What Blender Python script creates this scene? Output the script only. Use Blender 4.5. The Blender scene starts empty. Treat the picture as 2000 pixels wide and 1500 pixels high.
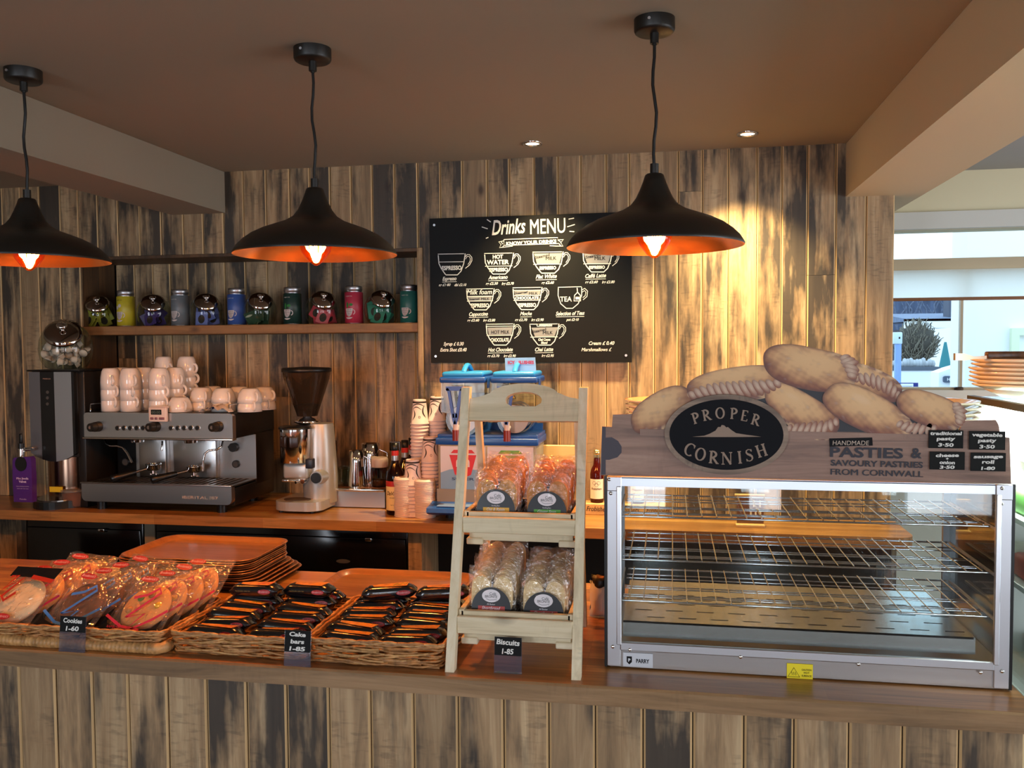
import bpy, bmesh, math, random
from mathutils import Matrix, Vector, Quaternion
import numpy as np
R=random.Random(7)
sc=bpy.context.scene
col=sc.collection
# ------------------------------------------------------------------ camera
_t,_p,_r=(math.radians(a) for a in (10.32,2.60,0.405))
FPX=1700.0
_f=Vector((-math.sin(_t)*math.cos(_p),math.cos(_t)*math.cos(_p),-math.sin(_p)))
_ri=Vector((math.cos(_t),math.sin(_t),0)); _d=_f.cross(_ri)
RI=_ri*math.cos(_r)+_d*math.sin(_r); DN=-_ri*math.sin(_r)+_d*math.cos(_r)
CAM=Vector((0,0,1.67))
cd=bpy.data.cameras.new('camera'); cam=bpy.data.objects.new('camera',cd); col.objects.link(cam)
cam.matrix_world=Matrix.Translation(CAM)@Matrix((( RI.x,-DN.x,-_f.x),(RI.y,-DN.y,-_f.y),(RI.z,-DN.z,-_f.z))).to_4x4()
cd.sensor_width=36; cd.lens=36*FPX/2000; cd.clip_start=.05; cd.clip_end=500
sc.camera=cam
def P(x,y,X=None,Y=None,Z=None):
    """world point seen at photograph position x,y on the plane X=, Y= or Z= (for measuring where things stand)"""
    q=RI*((x-1000)/FPX)+DN*((y-750)/FPX)+_f
    if Y is not None: return CAM+q*(Y/q.y)
    if Z is not None: return CAM+q*((Z-CAM.z)/q.z)
    return CAM+q*(X/q.x)
# ------------------------------------------------------------------ world, lights, exposure
sc.view_settings.view_transform='Standard'; sc.view_settings.look='None'
sc.view_settings.gamma=1; sc.view_settings.use_curve_mapping=False
sc.view_settings.exposure=0.30
sc.cycles.max_bounces=8; sc.cycles.transparent_max_bounces=40; sc.cycles.glossy_bounces=5
sc.cycles.sample_clamp_indirect=4.0
w=bpy.data.worlds.new('sky'); sc.world=w; w.use_nodes=True
nt=w.node_tree; bg=nt.nodes['Background']
bg.inputs[0].default_value=(.62,.80,1,1); bg.inputs[1].default_value=2.4
def area(name,loc,rot,sx,sy,power,color):
    l=bpy.data.lights.new(name,'AREA'); l.shape='RECTANGLE'; l.size=sx; l.size_y=sy; l.energy=power; l.color=color
    o=bpy.data.objects.new(name,l); col.objects.link(o); o.location=loc; o.rotation_euler=rot; return o
DAY=(.88,.93,1.0)
# daylight through the glazed front of the room behind the camera (tall windows)
for i,(x0,x1) in enumerate(((-3.3,-2.0),(-.34,-.04),(.62,.86),(1.80,2.40))):
    area('window_daylight',((x0+x1)/2,-3.12,1.3),(math.radians(90),0,0),x1-x0,1.9,(x1-x0)*1.9*20,DAY)
# unseen daylight-coloured area lamp; the right wall behind it has no opening
area('side_daylight',(3.92,1.4,1.35),(0,math.radians(90),0),1.7,3.2,90,DAY)
def spot(name,loc,rot,power,ang,blend,color,rad=.03):
    l=bpy.data.lights.new(name,'SPOT'); l.energy=power; l.spot_size=math.radians(ang); l.spot_blend=blend; l.color=color; l.shadow_soft_size=rad
    o=bpy.data.objects.new(name,l); col.objects.link(o); o.location=loc; o.rotation_euler=rot; return o
WARM=(1.0,.72,.36)
# ------------------------------------------------------------------ colour and node helpers
def C(h,a=1):
    h=h.lstrip('#'); c=[int(h[i:i+2],16)/255 for i in (0,2,4)]
    return tuple((x/12.92 if x<=.04045 else ((x+.055)/1.055)**2.4) for x in c)+(a,)
class NT:
    def __init__(s,name):
        s.m=bpy.data.materials.new(name); s.m.use_nodes=True; s.t=s.m.node_tree; s.t.nodes.clear()
        s.out=s.t.nodes.new('ShaderNodeOutputMaterial')
    def n(s,typ,props=None,**inp):
        nd=s.t.nodes.new('ShaderNode'+typ)
        for k,v in (props or {}).items(): setattr(nd,k,v)
        for k,v in inp.items():
            key=k.replace('_',' ')
            if k[0]=='i' and k[1:].isdigit(): sk=nd.inputs[int(k[1:])]
            else: sk=nd.inputs[key]
            if isinstance(v,bpy.types.NodeSocket): s.t.links.new(v,sk)
            elif isinstance(v,bpy.types.Node): s.t.links.new(v.outputs[0],sk)
            else: sk.default_value=v
        return nd
    def surf(s,x): s.t.links.new(x.outputs[0] if isinstance(x,bpy.types.Node) else x,s.out.inputs[0]); return s.m
    def ramp(s,fac,stops,interp='LINEAR'):
        nd=s.n('ValToRGB',Fac=fac); e=nd.color_ramp; e.interpolation=interp
        while len(e.elements)<len(stops): e.elements.new(.5)
        for el,(p,c) in zip(e.elements,stops):
            el.position=p; el.color=c if not isinstance(c,(int,float)) else (c,c,c,1)
        return nd
    def mix(s,f,a,b,mode='MIX'):
        nd=s.t.nodes.new('ShaderNodeMix'); nd.data_type='RGBA'; nd.blend_type=mode
        for i,v in ((0,f),(6,a),(7,b)):
            if isinstance(v,(bpy.types.Node,)): s.t.links.new((v.outputs[2] if v.type=='MIX' else v.outputs[0]),nd.inputs[i])
            elif isinstance(v,bpy.types.NodeSocket): s.t.links.new(v,nd.inputs[i])
            else: nd.inputs[i].default_value=v
        return nd.outputs[2]
    def math(s,op,a,b=0.0,c=None):
        kw=dict(i0=a,i1=b)
        if c is not None: kw['i2']=c
        return s.n('Math',{'operation':op},**kw).outputs[0]
    def objco(s,scale=(1,1,1),rnd=0.0):
        tc=s.n('TexCoord').outputs['Object']
        if rnd:
            oi=s.n('ObjectInfo').outputs['Random']
            off=s.n('CombineXYZ',X=s.math('MULTIPLY',oi,rnd),Y=s.math('MULTIPLY',oi,rnd*1.7),Z=s.math('MULTIPLY',oi,rnd*2.3))
            tc=s.n('VectorMath',{'operation':'ADD'},i0=tc,i1=off.outputs[0]).outputs[0]
        return s.n('Mapping',Vector=tc,Scale=scale).outputs[0]
MATS={}
def mat(name,color,rough=.5,metal=0.0,coat=0.0,spec=.5,bump=0.0,bscale=60,vary=0.0,vscale=8,emit=None,estr=0,rnd=0.0,trans=0.0,stretch=(1,1,1)):
    """plain surface; vary = strength of a colour mottling, bump = fine relief"""
    if name in MATS: return MATS[name]
    g=NT(name); c=C(color) if isinstance(color,str) else color
    colr=c
    if vary:
        no=g.n('TexNoise',Vector=g.objco(stretch,rnd or 3.0),Scale=vscale,Detail=4.0)
        k=g.ramp(no.outputs[0],[(.3,tuple(x*(1-vary) for x in c[:3])+(1,)),(.7,tuple(min(1,x*(1+vary)) for x in c[:3])+(1,))])
        colr=k.outputs[0]
    b=g.n('BsdfPrincipled',Base_Color=colr,Roughness=rough,Metallic=metal,Coat_Weight=coat,Specular_IOR_Level=spec,Transmission_Weight=trans)
    if bump:
        no=g.n('TexNoise',Vector=g.objco(stretch),Scale=bscale,Detail=3.0)
        g.t.links.new(g.n('Bump',Strength=bump,Distance=.002,Height=no.outputs[0]).outputs[0],b.inputs['Normal'])
    if emit: b.inputs['Emission Color'].default_value=C(emit) if isinstance(emit,str) else emit; b.inputs['Emission Strength'].default_value=estr
    MATS[name]=g.surf(b); return MATS[name]
def glassy(name,tint,ior=1.45,rough=.02,gloss=(1,1,1,1),bump=0,bscale=30,base=0.0,basecol=(1,1,1,1)):
    """thin clear sheet or film: tinted see-through with Fresnel reflections, no refraction"""
    if name in MATS: return MATS[name]
    g=NT(name); t=g.n('BsdfTransparent',Color=C(tint) if isinstance(tint,str) else tint)
    gl=g.n('BsdfGlossy',Color=gloss,Roughness=rough); bf=g.n('NewGeometry').outputs['Backfacing']; fr=g.n('Fresnel',IOR=g.math('ADD',ior,g.math('MULTIPLY',bf,1/ior-ior)))
    if bump:
        no=g.n('TexNoise',Vector=g.objco((1,1,1),5.0),Scale=bscale,Detail=2.0,Distortion=1.5)
        bp=g.n('Bump',Strength=bump,Distance=.01,Height=no.outputs[0]).outputs[0]
        g.t.links.new(bp,gl.inputs['Normal']); g.t.links.new(bp,fr.inputs['Normal'])
    m=g.n('MixShader',i0=fr.outputs[0],i1=t.outputs[0],i2=gl.outputs[0])
    if base: m=g.n('MixShader',i0=base,i1=m.outputs[0],i2=g.n('BsdfDiffuse',Color=basecol).outputs[0])
    MATS[name]=g.surf(m); return MATS[name]
def wood(name,dark,mid,light,stain=.5,rough=.55,axis='Z',saw=.4,coat=0.0,rnd=9.0,tone=.35,grain=26.,stainc='#2b2724',st0=.50):
    """sawn timber: grain along axis, blotchy grey-black stains, saw marks, knots"""
    g=NT(name)
    s={'Z':(1,1,.07),'X':(.07,1,1),'Y':(1,.07,1)}[axis]
    sm={'Z':(1,1,.28),'X':(.28,1,1),'Y':(1,.28,1)}[axis]
    ss={'Z':(.25,.25,1),'X':(1,.25,.25),'Y':(.25,1,.25)}[axis]
    gr=g.n('TexNoise',Vector=g.objco(s,rnd),Scale=grain,Detail=6.0,Roughness=.65,Distortion=.6)
    c=g.ramp(gr.outputs[0],[(.30,C(dark)),(.5,C(mid)),(.72,C(light))]).outputs[0]
    r=g.n('ObjectInfo').outputs['Random']
    tn=g.ramp(r,[(0,1-tone),(.35,1.0),(.7,1-tone*.5),(1,1+tone*.4)]).outputs[0]
    c=g.mix(1.0,c,tn,'MULTIPLY')
    if stain:
        a=g.n('TexNoise',Vector=g.objco(sm,rnd),Scale=7.5,Detail=5.0,Roughness=.6)
        b2=g.n('TexNoise',Vector=g.objco(s,rnd),Scale=48.0,Detail=4.0)
        k=g.math('ADD',g.math('MULTIPLY',a.outputs[0],.75),g.math('MULTIPLY',b2.outputs[0],.25))
        k=g.math('ADD',k,g.math('MULTIPLY',g.math('SUBTRACT',r,.5),.16))
        f=g.ramp(k,[(st0,0.0),(st0+.13,1.0)]).outputs[0]
        c=g.mix(g.math('MULTIPLY',f,stain),c,C(stainc))
    if saw:
        sw=g.n('TexNoise',Vector=g.objco(ss,rnd),Scale=95.0,Detail=2.0)
        f2=g.ramp(sw.outputs[0],[(.52,0.0),(.66,1.0)]).outputs[0]
        pm=g.n('TexNoise',Vector=g.objco((1,1,1),rnd*2),Scale=6.0)
        f3=g.ramp(pm.outputs[0],[(.48,0.0),(.6,1.0)]).outputs[0]
        f2=g.math('MULTIPLY',g.math('MULTIPLY',f2,f3),saw)
        c=g.mix(f2,c,C(stainc))
    # knots
    kn=g.n('TexVoronoi',Vector=g.objco({'Z':(1,1,.55),'X':(.55,1,1),'Y':(1,.55,1)}[axis],rnd*3),Scale=5.2)
    fk=g.ramp(kn.outputs['Distance'],[(.035,1.0),(.075,.45),(.12,0.0)]).outputs[0]
    c=g.mix(g.math('MULTIPLY',fk,.8),c,C('#2a160c'))
    bh=g.math('ADD',gr.outputs[0],0.0)
    bp=g.n('Bump',Strength=.25,Distance=.003,Height=bh).outputs[0]
    b=g.n('BsdfPrincipled',Base_Color=c,Roughness=rough,Coat_Weight=coat,Normal=bp)
    b.inputs['Coat Roughness'].default_value=.12
    MATS[name]=g.surf(b); return MATS[name]
# ------------------------------------------------------------------ mesh helpers
ORD='first second third fourth fifth sixth seventh eighth ninth tenth eleventh twelfth thirteenth fourteenth fifteenth sixteenth seventeenth eighteenth nineteenth twentieth twenty-first twenty-second twenty-third twenty-fourth twenty-fifth twenty-sixth twenty-seventh'.split()
_rb={}
class MB:
    def __init__(s): s.v=[];s.f=[];s.mi=[];s.sm=[];s.M=None;s.col=None
    def add(s,vs,fs,mi=0,smooth=False):
        n=len(s.v)
        if s.M is not None: vs=[s.M@Vector(v) for v in vs]
        s.v.extend([tuple(v) for v in vs])
        for f in fs: s.f.append([i+n for i in f]); s.mi.append(mi); s.sm.append(smooth)
        return s
    def box(s,x0,y0,z0,x1,y1,z1,mi=0):
        v=[(x,y,z) for x in(x0,x1) for y in(y0,y1) for z in(z0,z1)]
        return s.add(v,[(0,1,3,2),(4,6,7,5),(0,4,5,1),(2,3,7,6),(0,2,6,4),(1,5,7,3)],mi)
    def rbox(s,x0,y0,z0,x1,y1,z1,r=.005,seg=2,mi=0,smooth=True,axis=None):
        dx,dy,dz=x1-x0,y1-y0,z1-z0; r=min(r,dx*.49,dy*.49 ,dz*.49) if axis is None else r
        key=(round(dx,5),round(dy,5),round(dz,5),r,seg,axis)
        if key not in _rb:
            bm=bmesh.new(); bmesh.ops.create_cube(bm,size=1)
            for v in bm.verts: v.co=Vector((v.co.x*dx,v.co.y*dy,v.co.z*dz))
            es=[e for e in bm.edges if axis is None or abs((e.verts[0].co-e.verts[1].co)['XYZ'.index(axis)])>1e-6]
            bmesh.ops.bevel(bm,geom=es,offset=r,segments=seg,profile=.5,affect='EDGES')
            bm.verts.index_update()
            _rb[key]=([v.co.copy() for v in bm.verts],[[v.index for v in f.verts] for f in bm.faces]); bm.free()
        vs,fs=_rb[key]; c=Vector(((x0+x1)/2,(y0+y1)/2,(z0+z1)/2))
        return s.add([v+c for v in vs],fs,mi,smooth and seg>1)
    def cyl(s,p0,p1,r0,r1=None,n=16,cap=True,mi=0,smooth=True):
        p0=Vector(p0);p1=Vector(p1); r1=r0 if r1 is None else r1
        q=(p1-p0).to_track_quat('Z','Y'); vs=[]
        for p,r in((p0,r0),(p1,r1)):
            for i in range(n):
                a=2*math.pi*i/n; vs.append(p+q@Vector((r*math.cos(a),r*math.sin(a),0)))
        s.add(vs,[(i,(i+1)%n,n+(i+1)%n,n+i) for i in range(n)],mi,smooth)
        if cap: s.add(vs[:n],[list(range(n))[::-1]],mi); s.add(vs[n:],[list(range(n))],mi)
        return s
    def lathe(s,prof,n=24,at=(0,0,0),mi=0,smooth=True,a0=0,a1=2*math.pi,q=None):
        full=abs(a1-a0-2*math.pi)<1e-6; m=n if full else n+1; vs=[];at=Vector(at)
        for r,z in prof:
            for i in range(m):
                a=a0+(a1-a0)*i/n; v=Vector((r*math.cos(a),r*math.sin(a),z))
                vs.append(at+(q@v if q else v))
        fs=[]
        for j in range(len(prof)-1):
            for i in range(n):
                k=(i+1)%m; fs.append((j*m+i,j*m+k,(j+1)*m+k,(j+1)*m+i))
        return s.add(vs,fs,mi,smooth)
    def tube(s,pts,r,n=8,mi=0,cap=True,closed=False,flat=1.0):
        pts=[Vector(p) for p in pts]; N=len(pts); vs=[]; up=None
        rs=r if isinstance(r,(list,tuple)) else [r]*N
        for i,p in enumerate(pts):
            a=pts[(i-1)%N] if (i or closed) else p; b=pts[(i+1)%N] if (i<N-1 or closed) else p
            d=(b-a).normalized()
            if up is None: up=Vector((0,0,1)) if abs(d.z)<.9 else Vector((0,1,0))
            sd=d.cross(up).normalized(); up=sd.cross(d).normalized()
            for k in range(n):
                t=2*math.pi*k/n; vs.append(p+sd*math.cos(t)*rs[i]+up*math.sin(t)*rs[i]*flat)
        fs=[(i*n+k,i*n+(k+1)%n,((i+1)%N)*n+(k+1)%n,((i+1)%N)*n+k) for i in range(N if closed else N-1) for k in range(n)]
        s.add(vs,fs,mi,True)
        if cap and not closed: s.add(vs[:n],[list(range(n))[::-1]],mi); s.add(vs[-n:],[list(range(n))],mi)
        return s
    def prism(s,poly,a,b,mi=0,plane='XZ',smooth=False,side=None):
        n=len(poly)
        m={'XZ':lambda u,v,t:(u,t,v),'XY':lambda u,v,t:(u,v,t),'YZ':lambda u,v,t:(t,u,v)}[plane]
        va=[m(u,v,a) for u,v in poly]; vb=[m(u,v,b) for u,v in poly]
        s.add(va,[list(range(n))],mi); s.add(vb,[list(range(n))[::-1]],mi)
        return s.add(va+vb,[(i,(i+1)%n,n+(i+1)%n,n+i) for i in range(n)],mi if side is None else side,smooth)
    def sheet(s,poly,y=0,mi=0):
        return s.add([(u,y,v) for u,v in poly],[list(range(len(poly)))],mi)
    def stroke(s,pts,w,y=0,mi=0,closed=False):
        N=len(pts); L=[];ws=w if isinstance(w,(list,tuple)) else [w]*N
        for i,(x,z) in enumerate(pts):
            a=pts[(i-1)%N] if (i or closed) else pts[i]; b=pts[(i+1)%N] if (i<N-1 or closed) else pts[i]
            dx,dz=b[0]-a[0],b[1]-a[1]; l=math.hypot(dx,dz) or 1; h=ws[i]/2
            L+=[(x-dz/l*h,y,z+dx/l*h),(x+dz/l*h,y,z-dx/l*h)]
        fs=[(2*i,2*i+1,(2*i+3)%(2*N),(2*i+2)%(2*N)) for i in range(N if closed else N-1)]
        return s.add(L,fs,mi)
    def text(s,body,size,x,z,y=0,mi=0,shear=0,off=0,rot=0,fit=None,align='CENTER',sx=1.0,space=1.0):
        if 'M' in body and off>0:      # heavy strokes by doubling: the outline offset breaks the letter M
            for k_,d_ in enumerate((-.8,.8)): s.text(body,size,x+off*d_,z,y-.00002*k_,mi,shear,0,rot,fit,align,sx,space)
            return s
        vs,fs=glyphs(body,shear,off/size if size else 0,space)
        xs=[v[0] for v in vs]; w=(max(xs)-min(xs)) or 1; 
        k=size; kx=size*sx
        if fit: kx=fit/w
        x0={'CENTER':(max(xs)+min(xs))/2,'LEFT':min(xs),'RIGHT':max(xs)}[align]
        c,sn=math.cos(rot),math.sin(rot)
        out=[]
        for u,v,_ in vs:
            a=(u-x0)*kx; b=v*k; out.append((x+a*c-b*sn,y,z+a*sn+b*c))
        return s.add(out,fs,mi)
    def build(s,name,mats=None,parent=None,loc=None,rot=None,kind=None,label=None):
        me=bpy.data.meshes.new(name); me.from_pydata(s.v,[],s.f)
        mats=mats if isinstance(mats,(list,tuple)) else [mats]
        for m in mats: me.materials.append(m)
        me.polygons.foreach_set('material_index',s.mi); me.polygons.foreach_set('use_smooth',s.sm)
        if s.col is not None:
            ca=me.color_attributes.new('print','FLOAT_COLOR','POINT'); ca.data.foreach_set('color',[c for q in s.col for c in q])
        me.update()
        o=bpy.data.objects.new(name,me); col.objects.link(o)
        if parent is not None: o.parent=parent
        if loc is not None: o.location=loc
        if rot is not None: o.rotation_euler=rot
        if kind: o['kind']=kind
        if label: o['label']=label
        return o
_gl={}
def glyphs(body,shear,off,space):
    key=(body,shear,round(off,4),space)
    if key not in _gl:
        cu=bpy.data.curves.new('lettering','FONT'); cu.body=body; cu.size=1; cu.shear=shear; cu.offset=off; cu.resolution_u=3; cu.space_character=space
        ob=bpy.data.objects.new('lettering',cu)
        me=bpy.data.meshes.new_from_object(ob)
        _gl[key]=([tuple(v.co) for v in me.vertices],[list(p.vertices) for p in me.polygons])
        bpy.data.meshes.remove(me); bpy.data.objects.remove(ob); bpy.data.curves.remove(cu)
    return _gl[key]
def thing(name,label,cat,loc=(0,0,0),rz=0,group=None,rot=None):
    o=bpy.data.objects.new(name,None); col.objects.link(o); o.empty_display_size=.05
    o.location=loc; o.rotation_euler=rot or (0,0,rz); o['label']=label; o['category']=cat
    if group: o['group']=group
    return o
def tag(o,label,cat,group=None,kind=None):
    o['label']=label; o['category']=cat
    if group: o['group']=group
    if kind: o['kind']=kind
    return o
def dup(root,loc,rz=None,label=None,rot=None,scale=None,group=None):
    r=root.copy(); col.objects.link(r); r.location=loc
    if rz is not None: r.rotation_euler=(0,0,rz)
    if rot is not None: r.rotation_euler=rot
    if scale is not None: r.scale=scale
    if label: r['label']=label
    if group: r['group']=group
    for ch in list(KIDS(root)):
        c=ch.copy(); col.objects.link(c); c.parent=r
        for g in KIDS(ch):
            d=g.copy(); col.objects.link(d); d.parent=c
    return r
_kids={}
def KIDS(o): return list(o.children)
def arc(cx,cz,rx,rz,a0,a1,n=16):
    return [(cx+rx*math.cos(math.radians(a0+(a1-a0)*i/n)),cz+rz*math.sin(math.radians(a0+(a1-a0)*i/n))) for i in range(n+1)]
def rrect(x0,z0,x1,z1,r,n=5):
    return arc(x1-r,z0+r,r,r,-90,0,n)+arc(x1-r,z1-r,r,r,0,90,n)+arc(x0+r,z1-r,r,r,90,180,n)+arc(x0+r,z0+r,r,r,180,270,n)
# ------------------------------------------------------------------ materials
M_plank=wood('reclaimed_plank','#7d664a','#ad8e68','#cfb38a',stain=.92,saw=.30,tone=.28,st0=.455)
M_edge=mat('raw_plank_edge','#c9a878',.7)
M_gap=mat('plank_gap','#15110d',.9)
M_darkwood=wood('dark_stained_board','#3a2817','#54391f','#6b4a2a',stain=.3,saw=.2)
M_shelfwood=wood('shelf_pine','#7a5734','#94693e','#a97d4d',stain=.25,saw=.15,axis='X')
M_oak=None
def oak():
    g=NT('oiled_oak_staves')
    br=g.n('TexBrick',{'offset':.37,'offset_frequency':1},Vector=g.objco((1,1,1)),Color1=(0,0,0,1),Color2=(1,1,1,1),Mortar=(.3,.3,.3,1),Scale=1.0,Mortar_Size=.0006,Brick_Width=.52,Row_Height=.042)
    st=g.ramp(br.outputs['Color'],[(0,C('#8a5a30')),(.5,C('#a7703c')),(1,C('#bf8a4c'))]).outputs[0]
    gr=g.n('TexNoise',Vector=g.objco((.06,1,1),0),Scale=70.0,Detail=6.0,Roughness=.6,Distortion=.7)
    k=g.ramp(gr.outputs[0],[(.32,.60),(.55,1.0),(.75,1.12)]).outputs[0]
    c=g.mix(1.0,st,k,'MULTIPLY')
    b=g.n('BsdfPrincipled',Base_Color=c,Roughness=.33,Coat_Weight=.25); b.inputs['Coat Roughness'].default_value=.2
    MATS['oak']=g.surf(b); return MATS['oak']
M_oak=oak()
M_nose=wood('daylit_oak_nosing','#6b5135','#8f6f4b','#a98660',stain=.25,saw=.1,axis='X',rough=.5,tone=.1)  # greyer than the top: cool daylight on the front edge is in its colour
M_paint=mat('cream_ceiling_paint','#978b78',.85,bump=.15,bscale=90)
M_paintw=mat('white_gloss_paint','#e6e2d4',.5)
M_floor=wood('floor_boards','#4a3422','#5f452d','#71533a',stain=.2,saw=0,axis='Y')
M_black=mat('matt_black_metal','#16130f',.42,.0,spec=.5)
M_blackp=mat('black_plastic','#101010',.35)
M_copper=mat('polished_copper',(1.0,.50,.26,1),.27,1.0,bump=.25,bscale=7)
M_steel=mat('brushed_steel',(.56,.55,.54,1),.30,1.0,bump=.12,bscale=40,stretch=(.03,1,1))
M_steelb=mat('satin_aluminium',(.62,.63,.66,1),.36,1.0)
M_chrome=mat('chrome',(.80,.80,.80,1),.08,1.0)
M_white=mat('white_china','#e9e0d8',.12,coat=.6)
M_cream=mat('cream_china','#e6d9c0',.12,coat=.6)
M_glass=glassy('clear_glass','#f2f6f5')
M_pane=glassy('window_pane','#f4f9fa',ior=1.4)
M_board=mat('chalkboard','#070708',.6,spec=.25)
M_chalk=mat('chalk_paint','#e4e2dc',.8)
M_chalkdim=mat('grey_chalk','#8b8b8e',.8)
# ------------------------------------------------------------------ the room
ZC=.92; ZT=2.5; YW=3.87; YN=4.15; YP=3.871; YE=3.515
XN0=-2.87; XN1=-1.137; XW1=.917
def plank(mb_parent,x0,x1,z0,z1,y,t=.016,name='plank',m=None,jit=.0015):
    """one board facing -Y with a light raw chamfer on each long edge"""
    g=.0012; c=.0045; dy=R.uniform(-jit,jit)
    x0+=g;x1-=g
    ya=y+dy; yb=y+t; w=x1-x0; h=z1-z0
    pr=[(0,yb-ya),(0,c),(c,0),(w-c,0),(w,c),(w,yb-ya)]
    b=MB(); n=len(pr)
    vs=[(u,v,0) for u,v in pr]+[(u,v,h) for u,v in pr]
    b.add(vs,[(2,3,3+n,2+n),(0,1,1+n,n),(4,5,5+n,4+n)],0)
    b.add(vs,[(1,2,2+n,1+n),(3,4,4+n,3+n)],1)
    b.add(vs,[list(range(n))[::-1],list(range(n,2*n))],0)
    return b.build(name,[m or M_plank,M_edge],mb_parent,loc=(x0,ya,z0))
def planks(parent,x0,x1,z0,z1,y,w=.1075,split=.35,m=None,name='plank',xs=None):
    if xs is None:
        n=max(1,round((x1-x0)/w)); ws=[R.uniform(.9,1.1) for _ in range(n)]; k=(x1-x0)/sum(ws); xs=[x0]
        for q in ws: xs.append(xs[-1]+q*k)
    for a,b in zip(xs,xs[1:]):
        if R.random()<split and z1-z0>.5:
            s=R.uniform(z0+.15,z1-.15); plank(parent,a,b,z0,s-.0006,y,m=m,name=name); plank(parent,a,b,s+.0006,z1,y,m=m,name=name)
        else: plank(parent,a,b,z0,z1,y,m=m,name=name)
def struct(name,mb,m,loc=None):
    o=mb.build(name,m,None,loc); o['kind']='structure'; return o
def shell(name,x0,y0,z0,x1,y1,z1,m): return struct(name,MB().box(x0,y0,z0,x1,y1,z1),m)
shell('floor',-5,-3.3,-.1,4.2,8,0,M_floor)
shell('ceiling',-5,-3.3,ZT,1.3,4.6,ZT+.12,M_paint)
o=shell('ceiling',1.3,-3.3,ZT,4.2,4.6,ZT+.12,mat('unlit_ceiling_grey','#a9a8a6',.9))  # right room's ceiling: its unlit look is put into the grey
# wall behind the back counter (backing boards sit behind the planks)
wb=shell('wall_back',XN1,YW+.014,0,XW1,YN+.05,ZT,M_gap)
planks(wb,XN1,XW1,ZC-.02,ZT,YW)
wh=shell('wall_header',-5,YW+.014,2.115,XN1,YN+.05,ZT,M_gap)
planks(wh,-5.0,XN1,2.115,ZT,YW,split=0)
struct('trim_1',MB().box(-5,YW-.001,2.100,XN1,YN,2.114),M_darkwood)
wn=shell('wall_niche',XN0-.02,YN+.014,0,XN1,YN+.06,2.115,M_gap)
planks(wn,XN0,XN1,ZC-.02,2.1,YN,split=.45)
wp=shell('wall_left_pier',-5,YP+.014,0,XN0-.012,YN+.05,2.114,M_gap)
planks(wp,-4.2,XN0,ZC+.001,2.113,YP,w=.112,split=.2)
# side of the niche: dark boards facing right
for k in range(2):
    y0=YP+.016+k*.128; MB().box(0,0,0,.012,.1265,2.1-ZC).build('plank',M_darkwood,wp,loc=(XN0-.012,y0,ZC))
# corner posts at the right end of the niche and at the right end of the wall
struct('trim_2',MB().rbox(XN1-.004,YW-.012,ZC,XN1+.022,YW+.02,2.115,.003),M_plank)
struct('wall_end',MB().box(XW1-.02,YW+.016,0,XW1,YN+.6,2.3),M_plank)
# ceiling beams
bl=P(440,416,Y=YW); blo=P(337,420,Y=YW)
shell('beam',blo.x,-3.3,bl.z,bl.x,YW,ZT-.001,M_paint)
shell('ceiling_side',-5,-3.3,2.469,blo.x,YW,2.52,M_paint)
br_=P(1655,382,Y=YW)
shell('beam',.722,-3.3,2.278,1.03,4.6,ZT-.001,mat('beam_paint','#cbb995',.8))
# room shell behind and beside the camera
shell('wall_left',-5.1,-3.3,0,-5,4.6,ZT+.1,M_paint)
for a,b in ((-5,-3.3),(-2.0,-.34),(-.04,.62),(.86,1.80),(2.40,4.2)):
    shell('wall_front',a,-3.3,0,b,-3.2,ZT,mat('terracotta_plaster','#a5613f',.9))
for a,b in ((-3.3,-2.0),(-.34,-.04),(.62,.86),(1.80,2.40)):
    shell('wall_front',a,-3.3,0,b,-3.2,.35,MATS['terracotta_plaster']); shell('wall_front',a,-3.3,2.25,b,-3.2,ZT,MATS['terracotta_plaster'])
shell('wall_right',4.0,-3.3,0,4.1,4.6,ZT,M_paintw)
# ------------------------------------------------------------------ window to the right and the street outside
YO=4.6
def zy(y,x=1850,Y=YO): return P(x,y,Y=Y).z
def xx(x,y=650,Y=YO): return P(x,y,Y=Y).x
struct('wall_window_side',MB().box(.937,YO,zy(447),4.0,YO+.16,ZT),mat('cream_wall','#d9cfae',.8))
struct('trim_3',MB().box(.94,YO-.03,zy(447),4.0,YO,zy(414)),mat('grey_lintel','#c9c8c0',.6))
struct('wall_window_sill',MB().box(.937,YO,0,4.0,YO+.16,zy(762)),M_paintw)
fr=MB().box(.94,YO+.03,zy(526),4.0,YO+.09,zy(503)).box(.937,YO+.03,zy(770),.95,YO+.09,zy(447))
for a in (xx(1881),2.55,3.4): fr.box(a,YO+.04,zy(765),a+.012,YO+.07,zy(526))
fr.box(.94,YO+.02,zy(764),4,YO+.08,zy(757))
wf=struct('window_1',fr,mat('window_frame_paint','#b9a98a',.5))
MB().box(.95,YO+.055,zy(760),4.0,YO+.058,zy(447)).build('pane',M_pane,wf)
MB().rbox(xx(1868),YO+.0,zy(764),xx(1884),YO+.03,zy(756),.004).build('latch',mat('dark_bronze','#3a2a1e',.4,.7),wf)
bl_=thing('roller_blind','white half-lowered roller blind with a thin brown hem bar, in the right-hand window','blind',(.95,YO+.015,zy(582)))
MB().sheet([(0,0),(3.0,0),(3.0,zy(526)-zy(582)),(0,zy(526)-zy(582))]).build('fabric',mat('blind_fabric','#f4f1e6',.8,emit='#fffdf2',estr=.0),bl_)
MB().rbox(0,-.006,-.012,3.0,.008,.004,.003).build('hem_bar',mat('brown_bar','#8a5a34',.5),bl_)
# translucent cloth: daylight passes through
g=NT('lit_blind_cloth'); MATS['lb']=g.surf(g.n('MixShader',i0=.9,i1=g.n('BsdfDiffuse',Color=C('#f6f2e4')).outputs[0],i2=g.n('BsdfTranslucent',Color=C('#fffdf2')).outputs[0]))
bl_.children[0].data.materials[0]=MATS['lb']
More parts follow.
